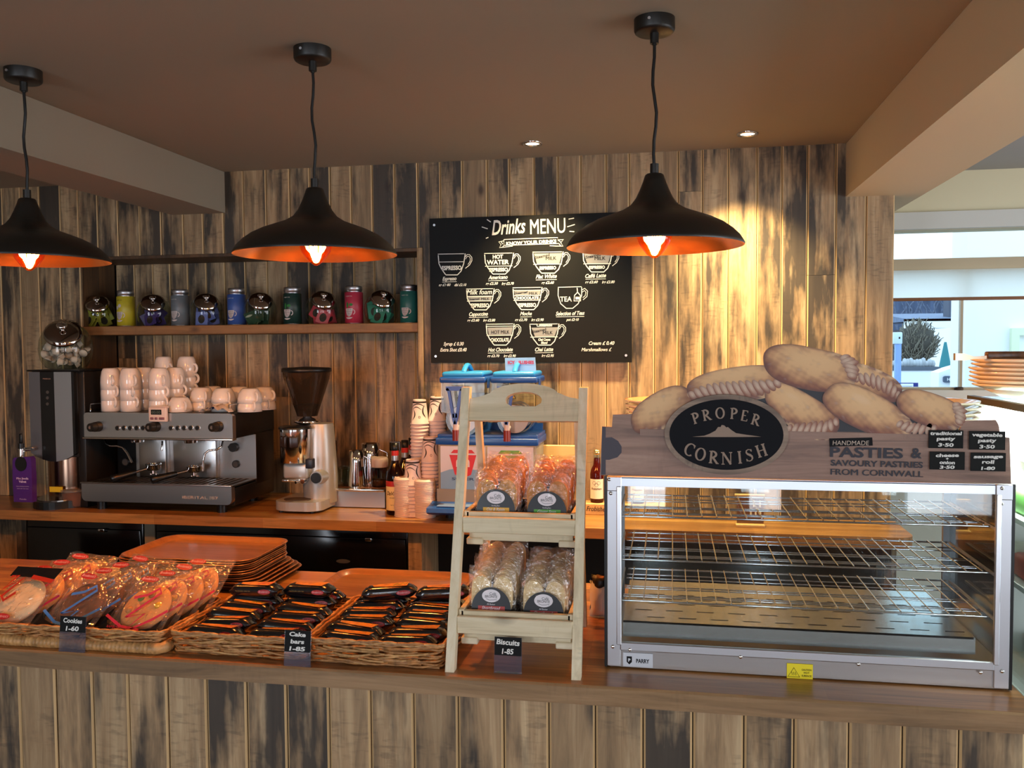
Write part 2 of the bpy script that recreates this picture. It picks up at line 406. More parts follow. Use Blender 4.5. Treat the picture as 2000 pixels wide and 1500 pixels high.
# outside ---------------------------------------------------------
shell('ground',-10,4.9,-.4,60,90,-.3,mat('tarmac','#8d8f92',.9))
def o3(x,y,Y): return P(x,y,Y=Y)
mb=MB(); n=60
for k in range(n):
    a=-4+k*(40/n); h=5.0+.5*math.sin(k*.7)+R.uniform(-.3,.3)
    mb.box(a,58,-1,a+40/n,60,h)
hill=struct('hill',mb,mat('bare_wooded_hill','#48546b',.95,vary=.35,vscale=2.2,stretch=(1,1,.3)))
mb=MB()
for k in range(170):
    p=R.uniform(1,22); z0=R.uniform(1.0,2.4); mb.tube([(p,50,z0),(p+R.uniform(-.2,.2),50,z0+1.5),(p+R.uniform(-.7,.7),50,z0+R.uniform(2.2,2.9))],[.07,.05,.02],4)
    q=R.uniform(1,22); 
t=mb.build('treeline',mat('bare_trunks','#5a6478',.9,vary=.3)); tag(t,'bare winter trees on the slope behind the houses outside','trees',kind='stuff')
# long low house with white fascia
Yh=30; a=o3(1778,622,Yh); b=o3(1900,622,Yh); zt=a.z; zb=o3(1830,715,Yh).z
h=thing('long_house','low house with slate roof, chimney and white fascia behind the round bush','house',(a.x,Yh,-.3))
MB().box(0,0,0,b.x-a.x+6,3,zt+.3-.35).build('wall',mat('dark_shingle_wall','#45434a',.9,vary=.3,vscale=5),h)
MB().box(-.2,-.25,zt+.3-.32,b.x-a.x+6,0,zt+.3-.02).build('fascia',mat('white_boards','#f2f6f8',.7),h)
MB().prism([(-.25,zt+.28),(3.2,zt+.55),(3.2,zt+.2),(-.25,zt+.2)],-.2,b.x-a.x+6,plane='YZ').build('roof',mat('slate_roof','#5f6f88',.7,vary=.2),h)
MB().box(1.3,.5,zt+.2,1.9,1.1,zt+.9).build('chimney',mat('dark_brick','#555a66',.9),h)
# shed with gable and door
Ys=24; pk=o3(1822,647,Ys); le=o3(1811,652,Ys); re=o3(1862,664,Ys); gb=o3(1820,730,Ys)
gb.z=-.3; h=thing('garden_shed','blue-grey timber shed with white bargeboards and a framed door','shed',(pk.x,Ys,gb.z))
H=pk.z-gb.z; L_=le.x-pk.x; R_=re.x-pk.x
MB().prism([(L_+.15,0),(R_,0),(R_,re.z-gb.z-.05),(0,H-.08),(L_+.15,le.z-gb.z-.05)],0,3).build('wall',mat('blue_grey_boards','#5f747e',.8,vary=.1,vscale=3),h)
MB().stroke([(L_-.05,le.z-gb.z-.02),(0,H),(R_+.1,re.z-gb.z)],.16).build('bargeboard',MATS['white_boards'],h,loc=(0,-.1,0))
d0=o3(1832,668,Ys).x-pk.x; d1=o3(1861,668,Ys).x-pk.x; dz=o3(1840,668,Ys).z-gb.z
MB().box(d0,-.05,0,d1,0,dz).build('door_frame',MATS['white_boards'],h)
MB().box(d0+.07,-.08,0,d1,-.04,dz-.07).build('door',mat('slate_blue_door','#3f5866',.7),h)
g=MB(); g.lathe([(.02,0),(.30,.05),(.34,.3),(.13,.9),(.03,1.15)],10)
t=g.build('parasol',mat('teal_canvas','#2f7a80',.8),loc=(o3(1846,700,19).x,19,-.3)); t.scale=(.8,.8,(o3(1846,668,19).z+.3)/1.15); tag(t,'folded teal parasol leaning in front of the shed door','parasol')
# white building on the right with little windows
Yb=20; a=o3(1860,640,Yb)
h=thing('white_cottage','white rendered cottage with two small windows right of the shed','house',(a.x,Yb,-.3))
MB().box(0,0,0,7,3,a.z+.3).build('wall',mat('white_render','#f3f6f7',.8),h)
for (y0,y1) in ((652,660),(665,671)):
    p=o3(1870,y0,Yb-.03); q=o3(1881,y1,Yb-.03); MB().box(p.x-a.x,-.03,q.z+.3,q.x-a.x,0,p.z+.3).build('window',mat('grey_panes','#7f95b5',.3),h)
h=thing('white_building_wall','bright white rendered building wall filling the window right of the mullion','house',(xx(1886,650,8),8,-.3))
MB().box(0,0,0,6,.4,6).build('wall',MATS['white_render'],h)
p=o3(1972,655,8); MB().box(p.x-h.location.x,-.05,0,p.x-h.location.x+.06,0,p.z+.3).box(p.x-h.location.x,-.05,p.z+.3,p.x-h.location.x+1.2,0,p.z+.36).build('door_frame',mat('pale_green_paint','#dfeccb',.7),h)
# round twiggy bush
Yb=14; c=o3(1789,672,Yb); rr=(o3(1834,672,Yb).x-c.x)
tw=MB()
for k in range(620):
    th=R.uniform(0,2*math.pi); ph=math.acos(R.uniform(-.6,1)); q=R.uniform(.72,1.05)
    d=Vector((math.sin(ph)*math.cos(th),math.sin(ph)*math.sin(th),math.cos(ph)*1.15))
    b0=Vector((R.uniform(-.1,.1),R.uniform(-.1,.1),-rr*.9)); e=d*rr*q
    m_=(b0+e)*.5+Vector((R.uniform(-1,1),R.uniform(-1,1),R.uniform(-1,1)))*rr*.16
    tw.tube([b0,m_,e,e+Vector((R.uniform(-1,1),R.uniform(-1,1),R.uniform(.0,1)))*rr*.12],[.012,.010,.007,.004],3,cap=False)
h=thing('round_bush','rounded leafless twiggy bush outside beside the sign post','bush',tuple(c))
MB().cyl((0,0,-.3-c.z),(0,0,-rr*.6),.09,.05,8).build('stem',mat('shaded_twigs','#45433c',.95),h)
tw.build('twigs',mat('grey_twigs','#7a7566',.9,vary=.3),h,kind='stuff')
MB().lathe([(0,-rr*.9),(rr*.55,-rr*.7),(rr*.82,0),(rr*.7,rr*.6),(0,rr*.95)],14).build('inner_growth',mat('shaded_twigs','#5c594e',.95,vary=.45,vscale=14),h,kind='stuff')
# garden wall with stone coping
Yg=11; a=o3(1744,724,Yg); b=o3(1836,730,Yg); 
h=thing('garden_wall','white garden wall outside topped with upright coping stones','wall',(a.x-1,Yg,-.3))
MB().box(0,0,0,b.x-a.x+1,.3,a.z+.3).build('render',MATS['white_render'],h)
MB().box(0,-.01,a.z+.3,b.x-a.x+1,.3,a.z+.345).build('coping',mat('dark_coping','#5c6470',.9),h)
for k in range(15):
    xk=.98+k*(b.x-a.x)/15; g=MB(); hh=R.uniform(.07,.13); g.lathe([(0,0),(.025,.01),(.032,hh*.5),(.02,hh*.9),(0,hh)],7); g.build('coping_stone',mat('pale_stone','#b7bcc0',.9,vary=.2),h,loc=(xk,.1,a.z+.34))
a=o3(1834,712,Yg-1); h=thing('white_gatepost_wall','low white rendered wall with a rounded top carrying the dark name plate','wall',(a.x,Yg-1,-.3))
b=o3(1900,712,Yg-1)
MB().prism([(0,0),(1.6,0),(1.6,a.z+.33),(.35,a.z+.33),(.12,a.z+.26),(0,o3(1834,728,10).z+.3)],0,.3).build('render',MATS['white_render'],h)
p=o3(1847,735,9.9); q=o3(1886,748,9.9); s_=thing('name_plate','dark grey Harbours name plate on the low white wall outside','sign',(p.x,9.998,q.z))
W_=q.x-p.x; H_=p.z-q.z
MB().prism(rrect(0,0,W_,H_,.02,3),0,.03).build('plate',mat('dark_grey_plate','#46566b',.5),s_,loc=(0,-.03,0))
MB().text('Harbours',H_*.62,.035,H_*.3,y=-.032,align='LEFT',off=.001).build('lettering',mat('white_print','#f2f2f2',.7),s_)
# sign post with box
a=o3(1744,649,9); b=o3(1761,672,9); f=o3(1750,765,9)
h=thing('sign_post','pale blue post with a white box on top, seen just outside the window','post',(a.x,9,-.3))
MB().rbox(0,-.03,b.z+.3,b.x-a.x,.03,a.z+.3,.008).build('box',mat('pale_box','#d5eaf2',.6),h)
MB().box(.02,-.02,0,.075,.02,b.z+.3).build('post',mat('pale_blue_paint','#8fb0ea',.6),h)
MB().box(.047,-.033,b.z+.35,.06,-.03,b.z+.37).build('lock',M_blackp,h)
a=o3(1700,743,7); b=o3(1787,765,7)
h=thing('pavement_sign','blue framed pavement sign with an orange and yellow poster outside','sign',(a.x,7,-.3))
HS=a.z+.28
MB().stroke([(0,0),(0,HS),(b.x-a.x,HS),(b.x-a.x,0)],.035).build('frame',mat('deep_blue_frame','#14308c',.5),h,loc=(0,-.02,0))
MB().box(.02,0,0,b.x-a.x-.02,.01,HS-.02).build('poster',mat('pale_poster','#cfe0f5',.7),h)
MB().box(.14,-.004,.2,b.x-a.x-.04,-.001,HS-.06).build('poster_print',mat('orange_print','#f5b02c',.7),h)
# ------------------------------------------------------------------ back counter
XR=P(1790,1046,Y=YE).x
bc=thing('back_worktop','long oiled oak worktop under the coffee machine and the drinks machine','worktop',(0,0,ZC))
poly=[(-4.2,YE),(XR-.06,YE)]+[(XR-.06+.06*math.sin(math.radians(a)),YE+.06-.06*math.cos(math.radians(a))) for a in (15,30,45,60,75,90)]+[(XR,YW-.002),(XN1+.002,YW-.002),(XN1+.002,YN-.002),(XN0+.002,YN-.002),(XN0+.002,YP-.002),(-4.2,YP-.002)]
def slab(mb,poly,z0,z1,b=.003):
    n=len(poly)
    cx=sum(p[0] for p in poly)/n; cy=sum(p[1] for p in poly)/n
    mb.add([(x,y,z1) for x,y in poly],[list(range(n))],0); mb.add([(x,y,z0) for x,y in poly],[list(range(n))[::-1]],0)
    return mb.add([(x,y,z0) for x,y in poly]+[(x,y,z1) for x,y in poly],[(i,(i+1)%n,n+(i+1)%n,n+i) for i in range(n)],0)
slab(MB(),poly,-.043,0).build('top',M_oak,bc)
# carcass and chillers below
h=thing('back_counter_frame','reclaimed wood posts and boards carrying the back worktop','counter',(0,3.60,0))
def px_(x,y=1065,Y=3.6): return P(x,y,Y=Y).x
MB().box(px_(33),0,0,px_(52),.26,.876).build('post',M_plank,h)
for k in range(12):
    plank(h,px_(33)-.002-(k+1)*.112,px_(33)-.002-k*.112,0,.876,.02)
MB().box(px_(283),0,0,px_(303),.3,.876).build('post',mat('pale_post','#8f8672',.7,vary=.15),h)
MB().box(px_(800),-.02,0,px_(826),.3,.876).build('post',M_plank,h)
MB().box(px_(826),.0,.862,XR-.05,.05,.876).build('rail',M_darkwood,h)
MB().box(px_(826),.25,0,XR-.05,.27,.876).build('back_board',mat('dark_back_board','#1d1712',.8),h)
MB().box(px_(826),.0,.50,XR-.05,.25,.52).build('shelf',M_darkwood,h)
MB().box(XR-.07,0,0,XR-.05,.27,.876).build('end_panel',M_plank,h)
g=thing('bottle_chiller','black glass-fronted under-counter chiller at the left, below the coffee machine','chiller',(px_(54),3.60,0))
def chiller(g,w,bx,bz,hx):
    MB().rbox(0,0,.05,w,.265,.862,.006).build('cabinet',mat('gloss_black','#08080a',.12),g)
    MB().rbox(.01,-.012,.10,w-.01,0,.83,.004).build('door',MATS['gloss_black'],g)
    MB().prism(arc(bx,bz,.032,.009,0,340,16),-.016,-.0125).build('badge',M_steelb,g,label='oval chrome badge')
    MB().rbox(hx,-.03,.845-.025,hx+.03,-.012,.845-.01,.003).build('handle',M_chrome,g)
chiller(g,px_(281)-px_(54),px_(156)-px_(54),P(156,1080,Y=3.588).z,px_(200)-px_(54))
g=thing('bottle_chiller','wide black under-counter chiller with an oval badge, behind the tray stack','chiller',(px_(305),3.60,0))
chiller(g,px_(798)-px_(305),px_(672)-px_(305),P(672,1096,Y=3.588).z,px_(717)-px_(305))
for k,(x,y) in enumerate(((868,1090),(884,1082),(845,1094),(905,1090))):
    p=P(x,y+8,Y=3.7); g=MB(); g.lathe([(.0,0),(.022,0),(.03,.05),(.032,.07),(.029,.07),(.0,.06)],14)
    t=g.build('cup',M_white,loc=(p.x,3.7,.521)); tag(t,['small white cup right of the wood post, second from it','small white cup just left of the ladder leg, third from the post','small white cup nearest the wood post under the worktop','small white cup behind the ladder leg under the worktop'][k],'cup','cups under the back worktop')
# ------------------------------------------------------------------ service counter in front
XC=.735
wt=thing('service_worktop','wide oiled oak worktop of the front counter, with a chamfered front edge','worktop',(0,1.878,ZC))
b=MB().box(-3.4,.004,-.043,XC,.822,0)
b.build('top',M_oak,wt)
MB().prism([(0,-.043),(0,-.005),(.004,-.0003),(.0045,-.043)],-3.4,XC,plane='YZ').build('edge_strip',M_nose,wt)
cf=thing('service_counter','front counter clad in upright reclaimed planks','counter',(0,1.90,0))
MB().box(-3.4,.014,0,XC-.02,.05,.877).build('carcass',M_gap,cf)
MB().box(XC-.04,.05,0,XC-.02,.78,.877).build('end_panel',M_paintw,cf)
pxs=[40,110,182,252,328,404,482,560,643,724,808,895,984,1072,1163,1256,1353,1453,1551,1658,1763,1873,1979]
xs=[P(x,1400+x*.05,Y=1.9).x for x in pxs]; xs[-1]=XC-.02
while xs[0]>-3.3: xs.insert(0,xs[0]-.1)
for a,b in zip(xs,xs[1:]):
    o=plank(cf,a,b,.0,.877,0)
MB().box(-3.4,.75,0,XC-.02,.78,.877).build('rear_panel',M_darkwood,cf)
# ------------------------------------------------------------------ pendant lamps
M_bulb=mat('lamp_filament','#ffb050',.5,emit='#ffc070',estr=110)
M_bglass=glassy('amber_bulb_glass','#ffc477',rough=.03)
def pendant(label,rim,i):
    t=thing('pendant_lamp',label,'lamp',(rim[0],rim[1],ZT),group='black pendant lamps over the counter')
    r=MB(); r.lathe([(0,-.036),(.046,-.036),(.050,-.033),(.052,-.028),(.052,0)],32)
    r.build('ceiling_rose',M_black,t)
    MB().cyl((-.012,-.055,-.015),(-.012,-.047,-.015),.004,n=8).build('screw',M_steelb,t)
    MB().cyl((0,0,-.062),(0,0,-.036),.011).cyl((0,0,-.066),(0,0,-.062),.006).build('cord_grip',M_black,t)
    zr=rim[2]-ZT; zn=zr+.184
    c=[(0,0,-.06)]+[(.006*math.sin(k*1.1+i)*math.sin(k/9*math.pi),0,-.06+(zn+.015+.06)*k/9) for k in range(1,10)]
    MB().tube(c,.0042,8).build('cord',M_blackp,t)
    MB().cyl((0,0,zn-.004),(0,0,zn+.026),.011).build('cord_holder',M_black,t)
    pf=[(.0,.184),(.020,.184),(.024,.181),(.030,.163),(.038,.143),(.048,.122),(.062,.104),(.085,.090),(.118,.078),(.150,.066),(.178,.052),(.200,.036),(.216,.020),(.225,.006),(.228,.0),(.227,-.003)]
    MB().lathe([(a,b+zr) for a,b in pf],56).build('shade',M_black,t)
    pi=[(.227,-.003),(.225,.0),(.213,.019),(.197,.034),(.175,.049),(.148,.062),(.117,.073),(.084,.085),(.060,.098),(.045,.117),(.034,.140),(.0,.150)]
    MB().lathe([(a,b+zr) for a,b in pi],56).build('shade_lining',M_copper,t,label='polished copper inside of the shade')
    MB().cyl((0,0,zr+.085),(0,0,zr+.15),.017,n=14).build('lamp_holder',M_black,t)
    b=MB(); b.lathe([(.013,.085),(.018,.07),(.040,.045),(.047,.025),(.040,.005),(.020,-.022),(.006,-.032),(0,-.033)],24,at=(0,0,zr)); b=b.build('bulb',M_bglass,t)
    f=MB()
    for k in range(6):
        a=k*math.pi/3; f.tube([(.003*math.cos(a),.003*math.sin(a),zr+.07),(.017*math.cos(a),.017*math.sin(a),zr+.035),(.013*math.cos(a),.013*math.sin(a),zr+.0),(.003*math.cos(a),.003*math.sin(a),zr-.018)],.0032,6)
    f.build('filament',M_bulb,b)
    l=bpy.data.lights.new('bulb_light','POINT'); l.energy=27; l.color=(1.0,.69,.40); l.shadow_soft_size=.036
    o=bpy.data.objects.new('bulb_light',l); col.objects.link(o); o.parent=t; o.location=(0,0,zr+.03)
    return t
rims=[P(57,508,Y=2.34),P(617,496,Y=2.335),P(1278,480,Y=2.3)]
pendant('leftmost black pendant lamp, above the cookie basket, cut by the picture edge',rims[0],0)
pendant('middle black pendant lamp with copper lining, in front of the tea shelf',rims[1],1)
pendant('right-hand black pendant lamp overlapping the drinks menu board',rims[2],2)
# ------------------------------------------------------------------ recessed ceiling spotlights
M_spot=mat('spot_lens','#ffffff',.4,emit='#fff0cc',estr=14)
for k,(x,y,lb) in enumerate(((1040,279,'recessed ceiling spotlight above the drinks menu'),(1460,260,'recessed ceiling spotlight nearer the right-hand window'))):
    p=P(x,y,Z=ZT); t=thing('ceiling_spotlight',lb,'spotlight',(p.x,p.y,ZT),group='recessed ceiling spotlights')
    b=MB(); b.lathe([(.042,0),(.042,-.005),(.038,-.008),(.030,-.007),(.028,-.002)],32); b.build('bezel',M_chrome,t)
    b=MB(); b.lathe([(0,-.0065),(.016,-.006),(.0285,-.003)],24); b.build('lens',M_spot,t)
    spot('spotlight_beam',(p.x,p.y,ZT-.012),(math.radians(5),0,0),(195 if k else 130),96,.9,(1.0,.74,.36),.025)
# ------------------------------------------------------------------ refrigerated display at the right end of the counter
XF=.765
pa=P(1892,772,X=XF); pb=P(2000,800,X=XF)
ft=pa.z
fd=thing('refrigerated_display','white refrigerated display case with glass end, right of the hot cabinet','display fridge',(XF,1.85,0))
YFE=pa.y-1.85
MB().box(0,0,0,.02,YFE,.5).box(0,0,.0,.9,YFE,.12).box(.0,YFE-.03,0,.9,YFE,ft-.02).build('body',mat('white_enamel','#eef0ea',.3),fd)
MB().box(0.004,0.02,.5,.010,YFE-.02,ft-.015).build('end_glass',M_pane,fd)
MB().box(-.004,0,ft-.016,.014,YFE,ft).build('top_edge_trim',mat('dark_bronze_trim','#3a2c18',.4,.6),fd)
MB().box(.014,0,ft-.010,.9,YFE,ft-.003).build('top_glass',M_pane,fd)
MB().box(0.10,.06,ft-.16,.9,YFE-.04,ft-.03).build('light_canopy',mat('white_canopy','#eef2ee',.4),fd)
for z in (.62,.86,1.10,1.25):
    MB().box(.02,.05,z,.9,YFE-.04,z+.012).build('shelf',mat('glass_shelf','#dfe8dc',.15),fd)
q=P(1928,811,X=XF+.02)
M_ = Matrix.Rotation(math.radians(90),4,'Z')
tx=MB(); tx.text('FROST-TECH',.05,0,0,y=0,fit=.16); tx.build('lettering',mat('grey_print','#8f9aa0',.6),fd,loc=(.098,q.y-1.85+.02,q.z-.02),rot=(0,0,math.radians(-90)))

fl=bpy.data.lights.new('display_lamp','AREA'); fl.shape='RECTANGLE'; fl.size=.04; fl.size_y=.5; fl.energy=14; fl.color=(.95,1,.92)
flo=bpy.data.objects.new('display_lamp',fl); col.objects.link(flo); flo.parent=fd; flo.location=(.026,.28,ft-.03); flo.rotation_euler=(0,math.radians(-50),0)
for z,rows in ((.632,((.1,.12,'#5d8f3a'),(.1,.30,'#e8e4d0'),(.12,.44,'#4f8a34'))),(1.112,((.04,.30,'#c8452f'),(.04,.42,'#e9e4d2'))),(1.262,((.04,.31,'#4f8a3a'),(.04,.44,'#d8d2c0'))),(.872,((.1,.15,'#c8452f'),(.1,.33,'#5f9440'),(.13,.46,'#efe9da')))):
    for k,(a,b,c) in enumerate(rows):
        q=MB(); q.rbox(0,0,0,.10,.10,.055,.012,2); o=q.build('wrapped_sandwich',mat('filling_'+c[1:],c,.5,vary=.3),loc=(XF+a,1.85+b,z)); tag(o,f'{["front","middle","rear"][k]} wrapped snack on the { {.632:"lowest",.872:"second",1.112:"third",1.262:"top"}[z]} shelf of the refrigerated display','packed food')
# ------------------------------------------------------------------ tea shelf with jars and tins
YS=3.873
sz=P(160,638,Y=YS).z; sb=P(160,655,Y=YS).z
sh=thing('tea_shelf','thick pine shelf in the niche holding the tea tins and glass jars','shelf',(XN0,YS,sz))
MB().rbox(.001,0,sb-sz,XN1-XN0-.006,YN-YS-.003,0,.003,1).build('board',M_shelfwood,sh)
M_jar=glassy('jar_glass','#e9efe9',rough=.015)
M_lid=mat('smoked_chrome_lid',(.42,.37,.33,1),.07,1.0)
def jar(name,label,cx,y,z,s=1.0,tilt=50,group='glass storage jars with tilted chrome lids'):
    t=thing(name,label,'jar',(cx,y,z),group=group); t.scale=(s,s,s)
    b=MB(); b.lathe([(0,.002),(.05,.0),(.066,.006),(.080,.030),(.086,.065),(.082,.10),(.068,.130),(.045,.148),(.0,.155)],32)
    b.build('body',M_jar,t)
    q=Quaternion((1,0,0),math.radians(tilt)); q=Quaternion((0,0,1),math.radians(30))@q
    n=q@Vector((0,0,1)); c=Vector((0,0,.080))+n*.064
    m=MB(); m.lathe([(.054,-.016),(.057,-.012),(.057,0)],32,at=c,q=q); m.build('neck',M_jar,t)
    m=MB(); m.lathe([(.058,-.004),(.061,0),(.059,.005),(.047,.013),(.030,.019),(.012,.022),(.0,.0225)],36,at=c,q=q)
    m.build('lid',M_lid,t)
    m=MB(); m.lathe([(.006,.022),(.007,.030),(.015,.036),(.017,.041),(.013,.046),(0,.048)],20,at=c,q=q)
    m.build('knob',M_chrome,t)
    return t
def jx(x,y=636,Y=3.965): return P(x,y,Y=Y)
YJ=3.965
jars=[(193,'#a3a238','yellow-green','leftmost'),(301,'#4a3a7e','deep purple','second from left'),(404,'#6f7cc8','lilac-blue','third from left'),(509,'#2c4a36','dark green','fourth from left'),(630,'#c23c50','red','fifth from left'),(745,'#2f8a76','teal','rightmost')]
M_lab=mat('sachet_oval','#2a241f',.7); M_leafp=mat('pale_leaf_print','#b9b9a8',.7)
M_cupprint=mat('cup_print','#cfc6c4',.7)
def lean(o,pos,rot):
    o.location=pos; o.rotation_euler=rot
for ji,(x,c,cn,pl) in enumerate(jars):
    p=jx(x); cx=p.x
    jar('glass_jar',f'{pl} glass jar on the tea shelf, with {cn} tea sachets inside',cx,YJ,sz+.0005,.94)
    mm=mat('sachet_'+cn.replace('-','_').replace(' ','_'),c,.45,vary=.12)
    first=None
    for k in range(8):
        a=R.uniform(-60,60); lay=k//3
        ox=R.uniform(-.026,.026); oy=(-.038,-.012,.02,-.03,-.005,.025,-.02,.012)[k]; oz=(.034,.036,.036,.058,.06,.062,.082,.085)[k]*.97
        pos=(cx+ox,YJ+oy,sz+oz); rot=(math.radians(R.uniform(-25,25)),math.radians(R.uniform(-38,38)),math.radians(R.uniform(-22,22)))
        if first is None:
            t=thing('tea_sachet',f'{cn} tea sachet inside the {pl} jar on the tea shelf','tea sachet',(0,0,0),group=f'{cn} tea sachets')
            MB().rbox(-.031,-.0022,-.034,.031,.0022,.034,.002,1).build('wrapper',mm,t)
            if cn=='dark green': MB().sheet(arc(-.01,-.012,.034,.034,60,120,6)+arc(-.01,.045,.034,.034,240,300,6)).build('leaf_print',M_leafp,t,loc=(0,-.0028,.0))
            else: MB().sheet(arc(0,0,.017,.021,0,345,16)).build('oval_print',M_lab,t,loc=(0,-.0026,-.002))
            first=t; lean(t,pos,rot)
        else: dup(first,pos,rot=rot)
tins=[(247,'#c8b82e','yellow',False),(353,'#6f777c','grey',True),(463,'#3f5fa8','blue',True),(572,'#1d3a34','dark green',True),(692,'#b8344c','red',True),(800,'#276a62','teal',True)]
tt=['ORGANIC','TEA']
for k,(x,c,cn,_) in enumerate(tins):
    p=jx(x,636,3.965); t=thing('tea_tin',f'{cn} round tea tin with a silver lid and a cup print on the shelf','tin',(p.x,3.965,sz+.0005),group='tea tins on the shelf')
    r=.0435
    b=MB(); b.lathe([(0,.0),(r,.0),(r,.148),(r-.004,.150)],36); b.build('body',mat('tin_'+cn.replace(' ','_'),c,.42,spec=.6),t)
    b=MB(); b.lathe([(r-.006,.150),(r-.006,.156),(r-.003,.158),(r-.003,.176),(r-.006,.179),(0,.179)],36); b.lathe([(r+.0006,.003),(r+.0006,.0),(r-.003,-.0003)],36); b.build('lid',M_steelb,t,label='silver metal lid and base ring')
    # print wraps the front of the tin
    def wrap(mb):
        mb.v=[((r+.0007+(.0003 if v[1]<0 else 0))*math.sin(v[0]/r),-(r+.0007+(.0003 if v[1]<0 else 0))*math.cos(v[0]/r),v[2]) for v in mb.v]; return mb
    q=-.010
    m=MB(); n=14
    for j in range(n):       # cup shape as narrow columns so that it bends with the tin
        u0=-.019+j*.038/n; u1=u0+.038/n
        def lo(u): return .034+ (abs(u)/.019)**3*.03
        m.add([(u0+q,0,lo(u0)),(u1+q,0,lo(u1)),(u1+q,0,.072),(u0+q,0,.072)],[(0,1,2,3)])
        def sl(u): return .022+(u/.017)**2*.006
        v0=-.017+j*.034/n; v1=v0+.034/n; m.add([(v0+q,0,sl(v0)),(v1+q,0,sl(v1)),(v1+q,0,.030),(v0+q,0,.030)],[(0,1,2,3)])
    m.stroke(arc(q+.019,.055,.010,.011,-80,80,8),.0035)
    wrap(m).build('cup_print',M_cupprint,t)
    m=MB()
    for j,(s_,w_) in enumerate((('CUPS OF',.026),('ORGANIC',.031),('TEA',.022),('LEAVES',.02))): m.text(s_,.008,q,.063-j*.0085,y=-1,fit=w_)
    wrap(m).build('cup_lettering',mat('tin_lettering','#4a3b3a',.7),t)
    m=MB(); m.text('organic tea',.008,q,.128,y=-1,fit=.034)
    wrap(m).build('lettering',mat('tin_pale_lettering','#d8d3cc',.7) if k else M_lab,t)
    if k in (3,4):
        m=MB(); m.sheet(arc(q-.008,.088,.006,.014,0,340,8)); m.sheet(arc(q+.010,.090,.010,.007,0,340,8)); wrap(m).build('leaf_print',mat('green_leaf_print','#2f7d3a',.7),t)
    if k==0:
        m=MB()
        for a,b in ((-.012,.092),(.004,.102)): m.sheet(arc(q+a,b,.009,.009,0,340,10))
        wrap(m).build('flower_print',M_cupprint,t)
# ------------------------------------------------------------------ water boiler, left end
YB=3.60
x0=P(58,800,Y=YB).x; x1=P(146,800,Y=YB).x; zt=P(100,724,Y=YB).z; zl=P(80,893,Y=YB).z
wbx=thing('water_boiler','tall black and steel hot water boiler at the left end of the back counter','boiler',(x0,YB,ZC))
H=zt-ZC; W=x1-x0; L=zl-ZC
MB().rbox(W-.012,.03,.0,W+.03,.25,H-.004,.004).rbox(0,.02,L+.0,W,.25,H-.004,.004).box(0.0,.20,0.001,W,.25,H-.1).build('casing',mat('dark_grey_casing','#26221f',.35,.3),wbx)
MB().rbox(-.006,-.006,H-.004,W+.034,.256,H+.004,.003).build('top_plate',M_blackp,wbx)
a=P(80,800,Y=YB).x-x0; b_=P(107,800,Y=YB).x-x0; c_=P(141,800,Y=YB).x-x0
cyl_=[(0,L+.012),(W*.25,L-.012),(W*.55,L-.02),(W*.8,L-.01),(W*.98,L+.02)]
def bot(u): return L-.02+.04*((u/W-.5)/.5)**2
for (u0,u1,nm,m_) in ((0,a,'side_panel',mat('grey_steel_panel',(.24,.24,.26,1),.4,.85)),(a,b_,'control_panel',M_blackp),(b_,c_,'front_panel',M_steelb),(c_,W,'side_strip',M_blackp)):
    pl=[(u0,bot(u0)),((u0+u1)/2,bot((u0+u1)/2)),(u1-.0008,bot(u1)),(u1-.0008,H-.006),(u0,H-.006)]
    MB().prism(pl,0,.022).build(nm,m_,wbx)
for k,y in enumerate((766,777,789)):
    p=P(93,y,Y=YB); MB().cyl((p.x-x0,-.002,p.z-ZC),(p.x-x0,.001,p.z-ZC),.0075,n=18).build('button',mat('button_grey','#4b4845',.4),wbx)
MB().text('MARCO',.008,(a+b_)/2,P(93,741,Y=YB).z-ZC,y=-.0015,fit=.04).build('lettering',mat('orange_grey_print','#c9a08a',.6),wbx)
p=P(62,876,Y=YB); u,zz=p.x-x0,p.z-ZC
tp=MB().cyl((u,0.01,zz),(u,-.05,zz),.010).cyl((u-.03,-.045,zz),(u+.035,-.045,zz+.002),.007).cyl((u-.014,-.05,zz+.004),(u-.014,-.05,zz-.045),.011); tp=tp.build('tap',M_chrome,wbx)
MB().cyl((u-.014,-.05,zz+.005),(u-.014,-.05,zz+.03),.013).rbox(u-.022,-.056,zz+.03,u-.006,-.046,zz+.075,.004).build('tap_lever',M_blackp,tp)
# lower chamber with shiny rounded back plate and the drip tray
m=MB(); m.lathe([(W*.46,.035),(W*.46,L-.0)],24,at=(W*.5,.135,0),a0=math.radians(180),a1=math.radians(360)); m.build('splash_plate',mat('warm_chrome',(.30,.19,.13,1),.2,1.0),wbx)
m=MB(); m.prism(arc(W*.42,.16,W*.60,.22,0,350,36),0,.035,plane='XY'); m.build('drip_base',M_blackp,wbx)
m=MB(); m.prism(arc(W*.42,.16,W*.55,.195,0,350,36),.035,.038,plane='XY'); m.build('drip_plate',M_chrome,wbx)
p=P(103,949,Y=YB+.03); q=P(128,960,Y=YB+.03)
MB().box(p.x-x0,-.002+.01,q.z-ZC,q.x-x0,.012,p.z-ZC).build('yellow_label',mat('yellow_label','#e8c21c',.6),wbx)
